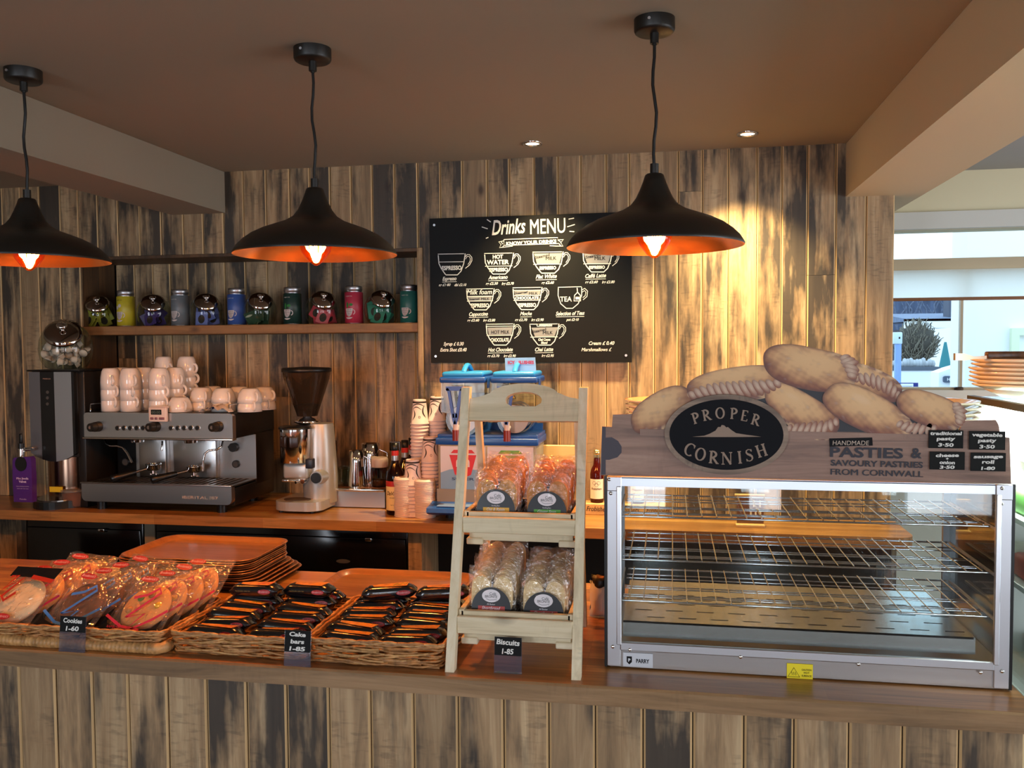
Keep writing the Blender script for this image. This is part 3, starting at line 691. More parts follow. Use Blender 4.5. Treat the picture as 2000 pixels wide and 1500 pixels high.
# big jar of milk pots on top
pz=P(130,722,Y=3.735)
jar('glass_jar','large glass jar full of white milk pots standing on the water boiler',pz.x+.0,3.735,zt+.005,1.40)
first=None; pts=[]
for k in range(5000):
    if len(pts)>=52: break
    v=Vector((R.uniform(-.1,.1),R.uniform(-.1,.1),R.uniform(.02,.17)))
    if ((v.x**2+v.y**2)/.092**2+((v.z-.088)/.082)**2)<1 and all((v-w_).length>.0265 for w_ in pts) and not (v.z>.135 and v.y<-.01): pts.append(v)
for v in pts:
    pos=(pz.x+v.x,3.735+v.y,zt+.005+v.z); rot=(R.uniform(0,6),R.uniform(0,6),0)
    if first is None:
        first=thing('milk_pot','small white milk pot in the large jar on the water boiler','milk pot',pos,group='milk pots in the large jar',rot=rot)
        b=MB(); b.lathe([(0,-.011),(.012,-.011),(.0155,.006),(.0190,.007),(.0190,.009),(0,.010)],14); b.build('pot',mat('milk_pot_white','#ddd0c8',.5),first)
    else: dup(first,pos,rot=rot)
# purple packet on the drip tray
p=P(27,977,Y=3.52); q=P(61,889,Y=3.52)
pk=thing('chocolate_packet','purple drinks packet leaning at the left of the water boiler','packet',(p.x,3.52,ZC+.039))
Wp=q.x-p.x; Hp=q.z-p.z
m=MB(); m.prism([(0,0),(Wp*.97,.0),(Wp,Hp*.5),(Wp*.98,Hp-.012),(Wp*.9,Hp),(Wp*.08,Hp-.006),(0,Hp-.02),(-.003,Hp*.5)],0,.03); m.build('pouch',mat('purple_foil','#4b1f72',.32,vary=.1),pk)
MB().prism(arc(Wp*.45,Hp*.84,Wp*.30,Hp*.16,0,345,20),-.003,.0).build('black_clip',M_blackp,pk)
m=MB(); m.text('Miss Jiwells',.014,Wp*.5,Hp*.50,y=-.001,fit=Wp*.62,off=.0006); m.text('Velvet',.014,Wp*.5,Hp*.43,y=-.001,fit=Wp*.4,off=.0006); m.text('luxury drinking chocolate',.006,Wp*.5,Hp*.34,y=-.001,fit=Wp*.66); m.text('made with real cocoa',.006,Wp*.5,Hp*.29,y=-.001,fit=Wp*.6); m.text('Fondu',.010,Wp*.5,Hp*.05,y=-.001,fit=Wp*.34)
m.build('lettering',mat('lilac_print','#d7b8d6',.6),pk)
p=P(134,992,Z=ZC)
tb=thing('cocoa_tub','round clear tub of cocoa powder between boiler and coffee machine','tub',(p.x,p.y+.055,ZC+.0005))
b=MB(); b.lathe([(0,0),(.052,0),(.058,.006),(.064,.075),(.066,.078)],28); b.build('tub',glassy('tub_plastic','#e7d9cf',rough=.2,base=.25,basecol=C('#b89484')),tb)
b=MB(); b.lathe([(0,.003),(.050,.003),(.056,.01),(.060,.062),(0,.066)],28); b.build('cocoa',mat('cocoa_powder','#8a5a42',.9),tb)
b=MB(); b.lathe([(.069,.074),(.069,.082),(.06,.085),(0,.084)],28); b.build('lid',glassy('lid_plastic','#e9e0da',rough=.25,base=.35,basecol=C('#b5a79c')),tb)
# ------------------------------------------------------------------ espresso machine
MX,MY=-2.665,3.56
em=thing('espresso_machine','two-group stainless steel and black espresso machine with cups on top','coffee machine',(MX,MY,ZC))
MW=.745
def e(x,y,dy=0): 
    p=P(x,y,Y=MY+dy); return p.x-MX,p.z-ZC
D=.43
MB().rbox(.02,.03,.035,MW-.002,D,.115,.006).rbox(.02,.24,.10,MW-.0,D,.34,.004).rbox(.005,.05,.335,MW-.005,D+.02,.452,.006).build('body',M_blackp,em)
MB().prism(rrect(0,.05,MW,.122,.018,4)[:0]+[(.012,.050),(.03,.044)]+[(MW-.03,.044)]+arc(MW-.024,.068,.024,.024,-90,0,6)+[(MW,.126),(0,.126)]+arc(.024,.068,.024,.024,180,270,6),0,.03).build('lower_front_panel',M_steel,em)
MB().rbox(-.003,-.008,.126,MW+.003,.012,.133,.003).build('tray_lip',M_steel,em)
tr=MB().box(.0,.012,.122,MW,.26,.128)
tr.build('drip_tray',mat('dark_steel',(.25,.24,.23,1),.35,1.0),em)
m=MB()
for k in range(22): m.box(.03+k*.032,.03,.1285,.045+k*.032,.22,.1292)
m.build('tray_slots',M_gap,em)
MB().box(.125,.235,.128,MW+.002,.24,.336).build('splash_back',M_steel,em)
MB().rbox(.16,.205,.13,.30,.24,.336,.003).rbox(.34,.205,.13,.56,.24,.336,.003).build('group_cover',M_steel,em)
x,z=e(165,805,.04); 
MB().prism([(0,.338)]+[(MW-.004,.338)]+arc(MW-.018,.436,.014,.014,0,90,5)+arc(.014,.436,.014,.014,90,180,5),.03,.06).build('upper_front_panel',M_steel,em)
MB().rbox(-.003,.018,.328,MW-.0,.06,.338,.003).build('hood_lip',mat('polished_steel',(.7,.66,.6,1),.18,1.0),em)
for xk in (190,303,425):
    u,z=e(xk,833,.03)
    k=MB().cyl((u+.006,.03,z),(u+.004,.004,z),.024,.0225,24).cyl((u+.004,.004,z),(u,-.022,z),.0215,.019,24); k=k.build('knob',mat('knob_black','#17140f',.4),em)
    MB().cyl((u,-.0225,z),(u,-.022,z),.008,n=14).build('knob_cap',mat('grey_cap','#5b5650',.4),k)
for xk in (230,242.5,255,267.5,280,334.5,347.5,360,373,386):
    u,z=e(xk,836,.03)
    k=MB(); k.lathe([(.0115,0),(.0115,-.004),(.0095,-.006)],20,at=(u,.03,z),q=Quaternion((1,0,0),math.radians(-90))); k=k.build('button_ring',M_chrome,em)
    MB().cyl((u,.03,z),(u,.024,z),.009,n=16).build('button',M_blackp,k)
u,z=e(391,972,0)
MB().text('IBERITAL IB7',.018,u,z-.006,y=-.001,fit=.175,off=.0001).build('lettering',mat('grey_enamel_print','#b9b2ac',.4),em)
for xk,yk in ((268,862),(372,864)):
    u,z=e(xk,yk,.13); MB().cyl((u,.13,.338),(u,.13,.305),.034,.03,24).build('group_head',M_chrome,em)
for (bx,by,hx,hy) in ((300,912,218,936),(380,916,297,938)):
    p=P(bx,by,Y=MY+.13); q=P(hx,hy,Y=MY+.0); a=Vector((p.x-MX,.13,p.z-ZC)); b=Vector((q.x-MX,.0,q.z-ZC))
    a.z=max(a.z,.165); b.z=max(b.z,.150)
    t=MB(); t.lathe([(.026,-.014),(.033,-.006),(.034,.010),(.036,.012),(.036,.016),(.03,.017)],24,at=a); t.cyl(a+Vector((0,0,-.014)),a+Vector((0,0,-.03)),.012)
    t.cyl(a+Vector((-.014,0,-.03)),a+Vector((-.014,0,-.036)),.007).cyl(a+Vector((.014,0,-.03)),a+Vector((.014,0,-.036)),.007)
    d=(b-a).normalized(); t.cyl(a+d*.03,a+d*.085,.006); t=t.build('portafilter',M_chrome,em)
    MB().tube([a+d*.08,a+d*.10,a+d*.16,b,b+d*.004],[.010,.014,.0165,.018,.012],14).build('handle',M_blackp,t)
def wand(pts,nm='steam_wand'):
    v=[(P(x,y,Y=MY+dy).x-MX,dy,P(x,y,Y=MY+dy).z-ZC) for x,y,dy in pts]
    MB().tube(v,.005,8).build(nm,M_chrome,em)
wand([(205,860,.10),(208,867,.08),(216,871,.06),(230,871,.05),(240,874,.04),(249,886,.03),(258,904,.02)])
wand([(436,860,.10),(433,872,.08),(424,878,.06),(408,880,.05),(400,886,.04),(397,900,.04),(396,920,.04)])
wand([(317,862,.14),(317,870,.13),(316,880,.13)],'hot_water_spout')
for xk,yk in ((247,902),(462,906)):
    u,z=e(xk,yk,.205 if xk<300 else .235); y=.203 if xk<300 else .233
    g=MB().cyl((u,y+.003,z),(u,y-.009,z),.018,n=22); g=g.build('pressure_gauge',M_blackp,em)
    MB().cyl((u,y-.0095,z),(u,y-.009,z),.014,n=20).stroke([(u-.006,z-.008),(u+.006,z+.008)],.0025,y=y-.0105).build('gauge_face',mat('gauge_grey','#3d3834',.4),g)
u,z=e(459,873,.235); MB().cyl((u,.235,z),(u,.21,z),.021,n=22).cyl((u-.03,.235,z),(u-.03,.23,z),.005,n=10).build('steam_knob',MATS['knob_black'],em)
rl=MB(); zt_=.455
for pts in ([(MW-.03,.05,zt_),(MW-.03,.05,zt_+.032),(MW-.01,.40,zt_+.032),(MW-.01,.40,zt_)],[(.02,.05,zt_),(.02,.05,zt_+.032),(.02,.40,zt_+.032),(.02,.40,zt_)],[(.02,.40,zt_+.032),(MW-.01,.40,zt_+.032)]):
    rl.tube(pts,.003,8)
rl.build('cup_rail',M_chrome,em)
for (a,b) in ((.06,.06),(MW-.08,.06),(.06,.36),(MW-.08,.36)): MB().cyl((a,b,0),(a,b,.045),.022).build('foot',M_blackp,em)
ZM=ZC+.4525
# cups ------------------------------------------------------------
def mug(kind):
    b=MB()
    if kind=='tall': pr=[(.026,.100),(.030,.101),(.034,.097),(.040,.085),(.0445,.060),(.046,.035),(.046,.0),(.0435,.0),(.0435,.03),(.041,.08),(0,.094)]; hc=(.044,.056); hr=(.017,.016)
    else: pr=[(.026,.066),(.030,.067),(.038,.062),(.048,.045),(.054,.022),(.056,.0),(.0535,.0),(.051,.02),(.036,.055),(0,.06)]; hc=(.053,.040); hr=(.014,.015)
    return pr,hc,hr
protos={}
def cup(kind,label,group,pos,rz,scale=1.0):
    if kind not in protos:
        pr,hc,hr=mug(kind)
        t=thing('upturned_mug' if kind=='tall' else 'upturned_teacup',label,'mug' if kind=='tall' else 'cup',pos,rz,group)
        b=MB(); b.lathe(pr,32); b.build('bowl',M_white,t)
        pts=[(hc[0]+hr[0]*math.cos(a),0,hc[1]+hr[1]*math.sin(a)*1.25-.012) for a in [math.radians(q) for q in range(-95,96,19)]]
        MB().tube(pts,.0052,8,flat=1.3).build('handle',M_white,t)
        protos[kind]=t; t.scale=(scale,)*3; return t
    return dup(protos[kind],pos,rz,label,scale=(scale,)*3,group=group)
def stack(kind,x,yb,Y,n,where,rz=-.6):
    p=P(x,yb,Y=Y); st={'tall':.050,'wide':.040}[kind]
    for k in range(n):
        lv=['bottom','second','third','fourth','fifth'][k] if n>1 else 'single'
        if k==n-1 and n>1: lv='top'
        nm='mug' if kind=='tall' else 'teacup'
        cup(kind,f'{lv} upturned white {nm} of the {where}','mugs and teacups on the coffee machine',(p.x+R.uniform(-.001,.001),Y,ZM+k*st),rz+R.uniform(-.25,.25))
YA=3.66
stack('tall',218,800,YA,3,'leftmost front stack on the machine')
stack('tall',256,801,YA,3,'second front stack on the machine')
stack('tall',312,800,YA,3,'front stack right behind the timer')
stack('tall',237,790,3.77,3,'rear stack between the two leftmost',-.3)
stack('tall',281,790,3.76,3,'rear stack left of the timer',-.2)
stack('tall',343,790,3.76,3,'rear stack behind the single teacup',-.3)
stack('tall',322,784,3.87,4,'tall rear stack above the timer')
stack('tall',366,784,3.87,4,'tallest stack at the middle back',-.2)
stack('wide',352,800,YA-.0,1,'low place beside the timer',-.5)
stack('wide',395,792,3.75,2,'pair left of the cloth',-.7)
stack('wide',437,797,3.71,2,'pair behind the cloth',-.8)
stack('wide',488,797,3.69,2,'front pair at the right end',-.8)
stack('wide',415,788,3.87,2,'rear pair left of centre',-.4)
stack('wide',468,788,3.84,2,'rear pair between the two right ones',-.4)
stack('wide',516,790,3.82,2,'rear pair at the right end',-.6)
# tea towel
p=P(402,798,Y=3.63); q=P(452,798,Y=3.63)
m=MB(); nx,ny=14,8
vs=[];W_=q.x-p.x+.02
for j in range(ny+1):
    for i in range(nx+1):
        u=i/nx; v=j/ny; vs.append((u*W_+.01*math.sin(v*5),-.0+v*.07,max(0.001,(.030*math.sin(u*math.pi)**.6*(1-abs(v-.45)))+.010*math.sin(u*17+v*7)*math.sin(u*3.1)+.004)))
fs=[(j*(nx+1)+i,j*(nx+1)+i+1,(j+1)*(nx+1)+i+1,(j+1)*(nx+1)+i) for j in range(ny) for i in range(nx)]
m.add(vs,fs,0,True)
for i_,f in enumerate(m.f):
    if i_%nx in (1,4): m.mi[i_]=1
t=m.build('tea_towel',[mat('towel_white','#cfc0b4',.95),mat('towel_blue','#2c3f80',.95)],loc=(p.x-.01,3.585,ZM+.001)); tag(t,'crumpled white tea towel with blue stripes on the coffee machine','tea towel')
# digital timer clipped to the hood
p=P(292,795,Y=MY+.02); q=P(328,824,Y=MY+.02)
t=thing('digital_timer','white digital kitchen timer hanging on the coffee machine front','timer',(p.x,MY+.008,q.z))
W_=q.x-p.x; H_=p.z-q.z
MB().rbox(0,0,0,W_,.018,H_,.006,3).rbox(.004,.012,H_-.006,W_-.004,.03,H_+.004,.002).build('case',mat('timer_white','#d9c6bd',.35),t)
MB().box(W_*.16,-.001,H_*.50,W_*.74,.001,H_*.84).build('display',mat('lcd_grey','#1b1f1c',.2),t)
MB().text('00:00',H_*.26,W_*.45,H_*.57,y=-.0016,fit=W_*.46).build('digits',mat('lcd_digits','#5c6a60',.5),t)
for k,(a,b) in enumerate(((.12,.30),(.36,.52),(.60,.90))): MB().rbox(W_*a,-.003,H_*.16,W_*b,.001,H_*.32,.002).build('button',mat('mauve_button','#7d5560',.5),t)
# ------------------------------------------------------------------ grinder
gy=3.74; pc=P(600,965,Y=gy)
gr=thing('coffee_grinder','silver coffee grinder with a tall smoked bean hopper and black lid','grinder',(pc.x,gy,ZC))
def gz(y,dy=0): return P(600,y,Y=gy+dy).z-ZC
def gx(x,dy=0): return P(x,880,Y=gy+dy).x-pc.x
hz0,hz1=gz(813),gz(727)
m=MB(); hx=gx(598); m.lathe([(.046,hz0),(.052,hz0+.02),(.103,hz1-.03),(.108,hz1)],36,at=(hx,.02,0)); m.build('hopper',glassy('smoked_plastic','#8f7c6a',rough=.06,base=.12,basecol=C('#6a5a4a')),gr)
m=MB(); m.lathe([(0,.002),(.108,.0),(.113,.003),(.113,.016),(.106,.020),(0,.026)],36,at=(hx,.02,hz1)); m.build('hopper_lid',M_blackp,gr)
m=MB(); m.lathe([(.0,hz0),(.044,hz0),(.050,hz0+.025),(.058,hz0+.050),(.03,hz0+.058),(0,hz0+.05)],24,at=(hx,.02,0)); m.build('coffee_beans',mat('coffee_beans','#20130c',.6,bump=1.0,bscale=110,vary=.4,vscale=120),gr,kind='stuff')
m=MB(); m.lathe([(.022,hz0+.006),(.02,hz0-.006),(.052,hz0-.018),(.060,hz0-.022),(.060,hz0-.028),(.04,hz0-.038)],32,at=(hx,.02,0)); m.build('collar',M_chrome,gr)
tz=hz0-.036
# doser drum in front
dx=gx(577,-.05); d0=gz(902,-.05); d1=gz(835,-.05)
m=MB(); m.lathe([(0,d1+.008),(.070,d1+.006),(.074,d1),(.074,d1-.006)],36,at=(dx,-.05,0)); m.build('doser_lid',M_blackp,gr)
m=MB(); m.lathe([(.067,d1-.006),(.067,d0),(.05,d0-.004),(0,d0-.004)],36,at=(dx,-.05,0)); m.build('doser_drum',mat('chrome_drum',(.75,.74,.73,1),.13,1.0),gr)
for a in (-118,-72):
    an=math.radians(a); cx_=dx+.066*math.cos(an); cy_=-.05+.066*math.sin(an)
    MB().rbox(-.020,-.007,0,.020,.004,.052,.006,3).build('window',mat('brown_window','#2b1c16',.25),gr,loc=(cx_,cy_,(d0+d1)/2-.008),rot=(0,0,an+math.pi/2))
# body
bx=gx(628,.04)
m=MB()
prf=[(.062,tz),(.066,tz-.02),(.072,gz(870,.04)),(.080,gz(930,.04)),(.078,.03)]
m.lathe(prf,32,at=(bx-.012,.05,0)); m.lathe([(0,tz+.002),(.062,tz)],32,at=(bx-.012,.05,0)); m.build('motor_housing',mat('silver_paint',(.50,.48,.45,1),.35,.5),gr)
m=MB().rbox(dx-.05,-.08,d0-.075,bx-.02,.06,d0-.006,.012,3); m.build('chute_block',mat('silver_paint',None),gr)
zb=gz(946,-.06)
m=MB(); sh_=arc(dx-.005,-.06,.085,.06,180,270,8)+arc(bx-.02,-.06,.07,.06,270,360,8)+[(bx+.055,.12),(dx-.08,.12)]
m.prism(sh_,.012,.052,plane='XY'); m.build('base',mat('silver_paint',None),gr)
m=MB(); m.prism(arc(dx+.005,-.05,.062,.045,0,345,24),.052,.056,plane='XY'); m.build('grounds_tray',mat('brown_tray','#4a3a2c',.5),gr)
z_=gz(937,-.07); u=gx(560,-.09)
MB().tube([(gx(596,-.05),-.04,z_),(gx(575,-.1),-.12,z_+.002),(gx(552,-.12),-.13,z_+.004)],.006,8).tube([(gx(596,-.05),-.03,z_-.004),(gx(580,-.1),-.12,z_-.006)],.006,8).cyl((gx(594,-.1),-.125,z_),(gx(594,-.1),-.10,z_),.010).build('portafilter_fork',M_chrome,gr)
u=gx(622,-.03); z_=gz(931,-.03)
MB().cyl((u,-.06,z_),(u,0.0,z_),.030,.036,28).build('adjust_boss',mat('silver_paint',None),gr)
MB().cyl((u,-.068,z_),(u,-.058,z_),.024,n=28).build('dial',M_blackp,gr)
u=gx(609,-.1); z_=gz(903,-.1); MB().rbox(u-.018,-.135,z_-.024,u+.016,-.10,z_+.02,.005).build('lever',mat('navy_lever','#1d2230',.4),gr)
for a,b in ((dx-.06,-.08),(bx,-.08),(bx,.09),(dx-.05,.09)): MB().cyl((a,b,0),(a,b,.013),.010).build('foot',M_blackp,gr)
# ------------------------------------------------------------------ knock-out drawer
p=P(622,990,Z=ZC); q=P(748,996,Z=ZC)
kd=thing('knock_drawer','low stainless steel drawer box with a wooden top, in front of the glasses','drawer box',(p.x,p.y,ZC))
W_=q.x-p.x; H_=P(622,955,Y=p.y).z-ZC
MB().box(0,0,.004,W_,.20,H_-.006).build('box',M_steel,kd)
MB().rbox(-.012,-.014,H_-.006,W_-.0,.012,H_+.006,.002).build('front_lip',mat('polished_steel',None),kd)
MB().rbox(.0,.012,H_-.006,W_,.21,H_+.004,.003).build('top_board',wood('dark_red_wood','#3f2110','#5b3118','#74431f',stain=0,saw=0,axis='X'),kd)
ZK=ZC+H_+.0045; ky=p.y
# tumblers
first=None
for k,(x,dy,lb) in enumerate(((664,.06,'left'),(681,.09,'rear'),(695,.06,'right'),(672,.13,'hindmost'))):
    pp=P(x,945,Y=ky+dy); pos=(pp.x,ky+dy,ZK); l_=f'{lb} small clear tumbler on the steel drawer box'
    if first is None:
        t=thing('tumbler',l_,'glass',pos,group='tumblers on the drawer box'); b=MB(); b.lathe([(0,.012),(.021,.012),(.0285,.085),(.0315,.085),(.024,.002),(.022,0),(0,0)],12,smooth=False); b.build('glass',glassy('tumbler_glass','#eef1ea',ior=1.6,rough=.04),t); first=t
    else: dup(first,pos,label=l_)
def jug(x,y0,y1,Y,r,lb,z0=None):
    pp=P(x,y1,Y=Y); top=P(x,y0,Y=Y).z; h=top-(z0 or ZC)
    t=thing('milk_jug',lb,'jug',(pp.x,Y,z0 or ZC),group='steel milk jugs')
    b=MB(); b.lathe([(0,0),(r,.0),(r*1.08,.01),(r*1.08,h*.45),(r*.85,h*.8),(r*.9,h),(r*.86,h),(r*.8,h*.8),(0,h*.3)],28); b.build('body',M_chrome,t)
    MB().tube([(r*.95,0,h*.9),(r*1.7,0,h*.85),(r*1.75,0,h*.4),(r*1.05,0,h*.25)],.005,8,flat=.5).build('handle',M_chrome,t)
jug(697,880,940,3.86,.040,'smaller steel milk jug just behind the tumblers')
jug(724,866,940,3.94,.050,'larger steel milk jug against the plank wall')
pp=P(739,945,Y=ky+.07); z1=P(739,911,Y=ky+.07).z-ZK; z2=P(739,894,Y=ky+.07).z-ZK
t=thing('cocoa_shaker','glass cocoa shaker with a grey-pink plastic lid beside the syrup bottle','shaker',(pp.x,ky+.09,ZK-.0))
b=MB(); b.lathe([(0,0),(.034,0),(.036,.005),(.036,z1)],28); b.build('jar',glassy('jar_glass_dark','#a39a90',rough=.03),t)
b=MB(); b.lathe([(0,.004),(.032,.004),(.032,.03),(0,.03)],24); b.build('cocoa',mat('cocoa_powder',None),t)
b=MB(); b.lathe([(.040,z1-.004),(.041,z1),(.041,z2-.01),(.038,z2-.002),(.030,z2),(0,z2)],28); b.build('lid',mat('taupe_plastic','#a8948c',.45),t)
# wall sockets
def socket(x0,y0,x1,y1,Y,lb,plug):
    a=P(x0,y0,Y=Y); b=P(x1,y1,Y=Y); t=thing('wall_socket',lb,'socket',(a.x,Y-.012,b.z))
    w,h=b.x-a.x,a.z-b.z
    MB().rbox(0,0,0,w,.012,h,.002).build('plate',mat('black_nickel',(.06,.055,.05,1),.25,.8),t)
    MB().stroke([(.002,h-.002),(w-.002,h-.002),(w-.002,.002)],.002,y=-.0006).build('plate_edge',M_steelb,t)
    if plug:
        MB().rbox(w*.10,-.05,h*.22,w*.62,0,h*.72,.012,3).tube([(w*.2,-.03,h*.25),(w*.18,-.035,-.02),(w*.22,-.03,-.10)],.005,8).build('plug',mat('grey_plug','#8d8078',.5),t)
socket(640,860,658,893,YN,'black socket with a grey plug, right of the grinder',True)
socket(762,862,783,880,YN,'black and steel double socket behind the syrup bottles',False)
# syrup bottles
M_amber=glassy('amber_glass','#8a3f14',rough=.03,base=.25,basecol=C('#2a1006'))
def bottle(x,yb,Y,lb,group='brown syrup bottles'):
    z=ZC; pp=P(x,yb,Y=Y)
    t=thing('syrup_bottle',lb,'bottle',(pp.x,Y,z),group=group)
    b=MB(); b.lathe([(0,0),(.036,0),(.041,.006),(.041,.165),(.037,.190),(.018,.225),(.0145,.245),(.0145,.285)],32); b.build('glass',M_amber,t)
    b=MB(); b.lathe([(0,.318),(.016,.318),(.0165,.29),(.015,.285)],24); b.build('cap',M_blackp,t)
    b=MB(); b.lathe([(.0155,.24),(.0155,.262)],24); b.build('neck_foil',M_steelb,t)
    b=MB(); b.lathe([(.0160,.262),(.0160,.284)],24); b.build('neck_band',mat('red_band','#b3241c',.4),t)
    b=MB(); b.lathe([(.0416,.022),(.0416,.128)],32); b.build('label_paper',mat('cream_label','#e8cf93',.6),t)
    b=MB(); b.lathe([(.0419,.128),(.0419,.152)],32); b.build('label_band',mat('red_label','#b0241f',.5),t)
    m=MB(); m.text('DaVinci',.024,0,.090,y=-1,fit=.062,shear=.3,off=.0004); m.text('GOURMET',.007,0,.076,y=-1,fit=.03); m.text('syrup',.008,0,.045,y=-1,fit=.022)
    m.v=[(.0423*math.sin(v[0]/.0423),-.0423*math.cos(v[0]/.0423),v[2]) for v in m.v]; m.build('lettering',mat('brown_print','#3a2212',.6),t)
    return t
bottle(773,1000,3.69,'amber syrup bottle with cream and red label beside the cup lids')
bottle(792,985,3.80,'amber syrup bottle standing behind the foremost one')
bottle(806,975,3.90,'hindmost amber syrup bottle, mostly hidden by the tall cup stack')
# paper cups ------------------------------------------------------
M_paper=mat('paper_cup_white','#dcc8c8',.6); M_ink=mat('dark_brown_ink','#241b1b',.6)
pcup=None
def papercup(pos,label,first_,rz=0):
    global pcup
    if pcup is None:
        t=thing('paper_cup',label,'paper cup',pos,rz,'stacked takeaway cups')
        b=MB(); b.lathe([(0,.106),(.0262,.106),(.0270,.1125),(.0288,.1128),(.0295,.109),(.0400,.007),(.0425,.006),(.0430,.003),(.0420,0),(.0395,.001),(.0285,.104)],32); b.build('cup',M_paper,t)
        b=MB(); b.lathe([(.0262,.1062),(0,.1063)],32); b.build('base_disc',mat('cup_base_cream','#e8d6a8',.7),t)
        b=MB(); b.lathe([(.0312,.0975),(.0304,.105)],32); b.build('base_band',M_ink,t)
        m=MB()
        def wr(pts,w):
            m.stroke(pts,w)
        wr([(-.045+.08*k/12,.078+.016*math.sin(k/12*3.1)) for k in range(13)],[.001+.004*math.sin(k/12*3.14) for k in range(13)])
        wr([(-.035+.05*k/12,.068+.012*math.sin(k/12*3.3)) for k in range(13)],[.001+.003*math.sin(k/12*3.14) for k in range(13)])
        wr([(-.03+.012*math.sin(k/12*3),.02+.05*k/12) for k in range(13)],[.001+.005*math.sin(k/12*3.14) for k in range(13)])
        wr([(.034-.014*math.sin(k/12*3),.03+.06*k/12) for k in range(13)],[.001+.006*math.sin(k/12*3.14) for k in range(13)])
        wr([(.004+.004*math.cos(k),.035+.005*math.sin(k)) for k in range(7)],.0015)
        def rr(z): return .0405-(.0405-.029)*z/.108+.0008
        m.v=[(rr(v[2])*math.sin(v[0]/.036),-rr(v[2])*math.cos(v[0]/.036),v[2]) for v in m.v]
        m.build('swirl_print',M_ink,t); pcup=t; return t
    return dup(pcup,pos,rz,label)
def cupstack(x,ytop,Y,n,where,step=.0125):
    z1=P(x,ytop,Y=Y).z; cx=P(x,ytop,Y=Y).x
    z=z1-.113
    rz=R.uniform(-.3,.3)
    for k in range(n):
        zz=z-k*step*1.28
        if zz<ZC-.001: break
        if z-(k+1)*step*1.28<ZC-.001: zz=ZC+.0005
        lv='topmost' if k==0 else f'cup {k} below the top'
        papercup((cx+R.uniform(-.0006,.0006),Y,zz),('topmost takeaway cup' if k==0 else f'{ORD[k]} takeaway cup down')+f' in the {where}',k==0,rz+R.uniform(-.1,.1))
cupstack(819,780,3.80,26,'tallest paper cup stack')
cupstack(853,774,3.85,24,'tall cup stack against the slush machine')
cupstack(840,853,3.70,18,'middle-height cup stack in front of the slush machine')
cupstack(806,897,3.66,10,'lowest cup stack behind the white lids')
plid=None
def lids(x,yb,ytop,where):
    global plid
    p=P(x,yb,Z=ZC); Y=p.y+.04; p=P(x,yb-4,Y=Y); top=P(x,ytop,Y=Y).z-ZC
    n=24; st=(top-.012)/(n-1)
    for k in range(n):
        pos=(p.x+.002*math.sin(k*.8),Y,ZC+.0005+k*st); lb=f'{ORD[k]} white takeaway lid from the bottom of the {where[:-15]}'
        if plid is None:
            t=thing('takeaway_cup_cover',lb,'lid',pos,group=where)
            b=MB(); b.lathe([(.0462,0),(.0470,.002),(.0462,.0045),(.0435,.006),(.0425,.011),(.040,.0125),(.037,.0105),(0,.0105)],32); b.build('lid',mat('lid_white','#dfc3b8',.45),t); plid=t
        else: dup(plid,pos,0,lb,group=where)
lids(791,1011,931,'left-hand lid stack of white lids')
lids(831,1013,935,'right-hand lid stack of white lids')
# ------------------------------------------------------------------ slush machine
sy=3.62; pa=P(853,900,Y=sy); pb=P(1050,900,Y=sy)
sx=pa.x; SW=pb.x-pa.x
def s3(x,y,dy=0): p=P(x,y,Y=sy+dy); return p.x-sx,p.z-ZC
sm=thing('slush_machine','blue and grey twin-bowl slush drinks machine with empty clear bowls','drinks machine',(sx,sy,ZC))
zt=s3(900,868)[1]; zr=s3(900,857)[1]
M_blue=mat('blue_plastic','#1c4f9c',.3); M_lblue=mat('light_blue_lid','#2f8fd6',.3)
MB().rbox(.006,.0,.05,SW-.006,.235,zt,.004).build('cabinet',mat('grey_cabinet','#8d8577',.45),sm)
MB().rbox(-.004,-.006,zt-.002,SW+.004,.24,zr+.004,.005).build('top_rim',M_blue,sm)
MB().rbox(0.004,-.0,zr,SW-.0,.236,zr+.02,.004).prism([(.20,zr),(.236,zr),(.236,zr+.05),(.225,zr+.05)],.01,SW-.01,plane='YZ').build('rear_riser',M_blue,sm)
for k,(xa,xb) in enumerate(((.018,SW*.49),(SW*.51,SW-.018))):
    z0=s3(900,955)[1]; w=xb-xa; h=zt-.008-z0
    g=MB().box(xa,-.004,z0,xb,.0,zt-.008); g=g.build('front_panel',mat('pale_panel','#cfc9d0',.4),sm)
    y=-.0046
    MB().sheet([(xa,z0),(xb,z0),(xb,z0+h*.42)]+[(xb-w*t,z0+h*(.42+.06*math.sin(t*3.1))) for t in (.2,.4,.6,.8)]+[(xa,z0+h*.38)],y).build('blue_print',mat('sky_blue_print','#7ba0c4',.5),sm)
    cx=xa+w*.5; cc='#c9252b' if k==0 else '#5fa238'; mm=mat('red_print' if k==0 else 'green_print',cc,.5)
    MB().sheet([(cx-w*.30,z0+h*.80),(cx-w*.18,z0+h*.34),(cx-w*.08,z0+h*.29),(cx+w*.08,z0+h*.29),(cx+w*.18,z0+h*.34),(cx+w*.30,z0+h*.80)],y-.0004).sheet([(cx-w*.27,z0+h*.84),(cx-w*.2,z0+h*.92),(cx+w*.2,z0+h*.92),(cx+w*.27,z0+h*.84)],y-.0004).build('cup_print',mm,sm)
    MB().sheet([(cx-w*.15,z0+h*.52)]+[(cx+w*.15,z0+h*.52)]+arc(cx,z0+h*.64,w*.15,h*.10,0,180,10),y-.0008).build('cup_badge',mat('badge_white','#d8cdd0',.5),sm)
    m=MB().text('SUPER',h*.085,cx,z0+h*.21,y=y-.0008,fit=w*.5,off=.0004); m.build('lettering',mat('navy_print','#16406f',.5),sm)
    MB().text('SUPER',h*.05,cx,z0+h*.49,y=y-.0012,fit=w*.25,off=.0002).build('badge_lettering',mat('navy_print',None),sm)
